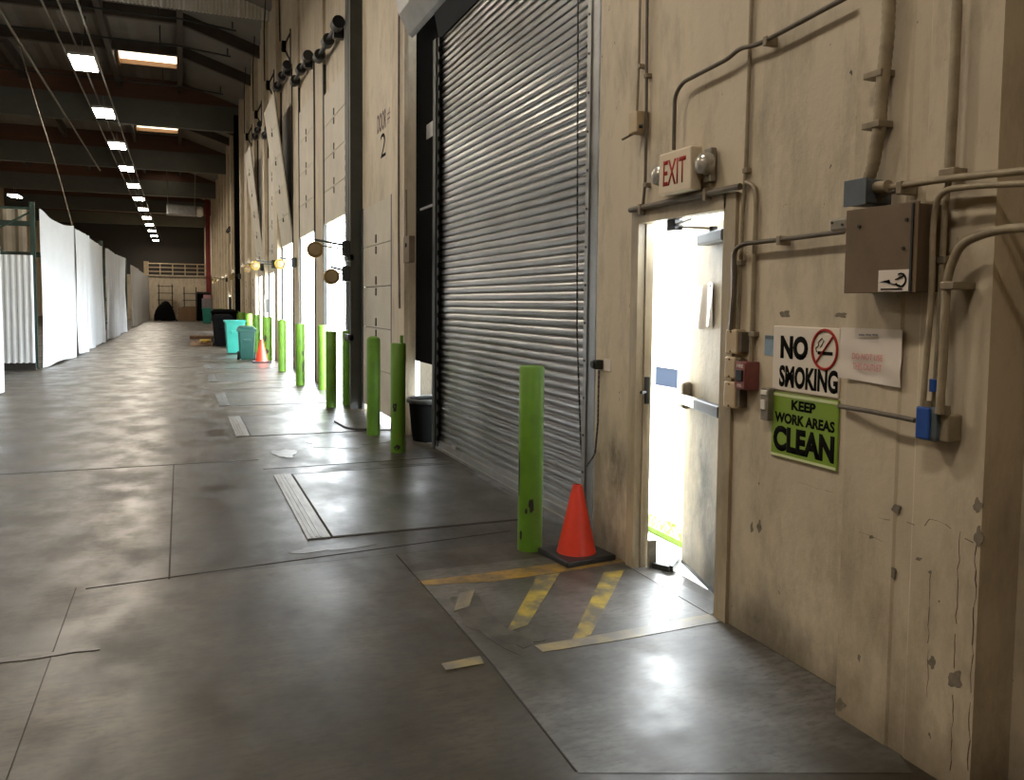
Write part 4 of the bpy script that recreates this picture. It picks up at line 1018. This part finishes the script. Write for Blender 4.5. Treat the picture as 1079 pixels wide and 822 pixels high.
# dock lights on swing arms
def dock_light(y, z, x, reach, dirx, label, lit='yellowlamp'):
    bx = 2.315 if y < 13 else (2.445 if y < 20 else 2.355)
    t = thing('dock_light', (bx, y, z), label, 'dock light', 'dock lights on swing arms')
    e = Vector((bx-.02+dirx, y-reach*.3, z+.10)); 
    m = MB(); m.box(bx-.10, bx, y-.07, y+.07, z-.10, z+.12, .01); m.build('wall_bracket', 'darksteel', t)
    m = MB(); m.bar((bx-.08, y, z+.06), tuple(e), .035, .03); m.bar((bx-.08, y, z), tuple(e - Vector((0, 0, .07))), .02, .02); m.build('arm', 'darksteel', t)
    c = e + Vector((0, 0, -.14))
    m = MB(); m.lathe(c, [(.04, .12), (.09, .08), (.115, 0), (.115, -.05), (.10, -.055), (.08, .0), (0, .02)], 20, axis='y'); hd = m.build('lamp_head', lit, t, smooth=True)
    m = MB(); m.lathe(c + Vector((0, -.03, 0)), [(.10, 0), (.08, -.03), (0, -.04)], 20, axis='y'); m.build('lamp_glass', 'pale_lamp', hd, smooth=True)
    return t
dock_light(12.26, 2.35, 0, .9, -.52, 'dock light on the longer arm reaching across the first bright opening')
dock_light(12.25, 1.98, 0, .3, -.26, 'round dock light below the longer arm by the dark column')
dock_light(19.3, 2.45, 0, .3, -.35, 'yellow dock light over the pale free standing bollard', 'yellow')
dock_light(22.8, 2.55, 0, .3, -.50, 'yellow dock light on the pier above the small orange cone', 'yellow')
dock_light(26.2, 2.6, 0, .3, -.45, 'dirty dock light just past the yellow one above the cone')
dock_light(36.3, 2.6, 0, .3, -.35, 'brownish dock light next to the far black column')
dock_light(46.8, 2.7, 0, .3, -.65, 'bright yellow dock light far down the wall before the red column', 'yellow')
# notice boards lit near the far docks
for i, (y, x, z0, z1, wd) in enumerate(((25.0, 2.27, 1.15, 1.75, .5), (44.0, 2.25, 1.0, 1.9, .7))):
    m = MB(); m.box(x-.02, x, y-wd/2, y+wd/2, z0, z1, .003); o = m.build('white_board', 'white'); tag(o, ('white notice board on the pier above the small orange cone', 'white notice board far along the wall by the yellow dock light')[i], 'notice board')
    m = MB(); m.box(x, 2.38, y-.04, y+.04, z0+.1, z1-.1); m.build('mount', 'darksteel', o)
# pulley brackets above the piers
def pulley(y, z, label):
    t = thing('pulley_bracket', (2.28, y, z), label, 'pulley bracket', 'pulley brackets high on the piers')
    m = MB(); m.bar((2.34, y+.35, z+.5), (2.16, y, z+.1), .03, .03); m.bar((2.34, y+.35, z-.10), (2.16, y, z+.08), .03, .03); m.box(2.33, 2.355, y+.33, y+.38, z-.15, z+.6); m.build('bracket', 'darksteel', t)
    m = MB(); m.cyl((2.12, y, z+.10), (2.20, y, z+.10), .12, n=18); m.build('pulley', 'black', t, smooth=True)
    m = MB(); m.tube([(2.08, y, z+.2), (2.12, y+.5, z+1.6), (2.2, y+.8, z+2.6)], .018, 6); m.build('cable', 'darksteel', t)
for i, (y, z) in enumerate(((18.9, 7.0), (22.4, 7.0), (26.0, 7.0), (29.6, 7.0))):
    pulley(y, z, 'black pulley bracket high on the dock piers, %s beyond the dark green column' % ORD[i])

# hose / cable on the floor by the scraped bollard
m = MB(); m.tube([onz(353, 444, .015), onz(365, 451, .015), onz(382, 453, .015), onz(398, 451, .015)], .014, 8, .15); tag(m.build('floor_cable', 'blackp', smooth=True), 'black cable lying on the floor before the round topped bollard', 'cable')

# ================================================================== OUTSIDE
m = MB(); m.box(3.08, 3.28, 3.6, 7.0, -.04, .0)
g = m.build('grass', 'grass', kind='stuff'); g['label'] = 'strip of green grass just outside the exit door'; g['category'] = 'grass'
rn = random.Random(11); bmb = MB()
for i in range(260):
    x, y = rn.uniform(3.08, 3.28), rn.uniform(4.2, 6.2); h = rn.uniform(.02, .05); dx, dy = rn.uniform(-.02, .02), rn.uniform(-.02, .02)
    bmb.prism([(x, y, 0), (x+.006, y, 0), (x+dx, y+dy, h)], (0, .004, 0))
bmb.build('blades', 'grass', g, kind='stuff')
a, b = onx(692.5, 386, 9.0), onx(716, 413, 9.0)
bl = thing('outbuilding', (10, 14, -.04), 'white outbuilding with a blue grey window seen through the exit doorway', 'building')
m = MB(); m.box(9.0, 11, 12.2, 16.2, -.04, 4.2, .02); wl = m.build('wall', 'matwhite', bl)
m = MB(); m.box(8.97, 9.02, b.y, a.y, b.z, a.z); wn = m.build('window', 'pane', bl)
m = MB(); m.box(8.95, 9.02, b.y-.06, b.y, b.z-.06, a.z+.06); m.box(8.95, 9.02, a.y, a.y+.06, b.z-.06, a.z+.06); m.box(8.95, 9.02, b.y, a.y, a.z, a.z+.06); m.box(8.95, 9.02, b.y, a.y, b.z-.06, b.z); m.build('window_frame', 'matwhite', wn)
m = MB(); m.box(8.8, 11.2, 12.0, 16.4, 4.2, 4.35, .02); m.build('roof', 'matwhite', bl)
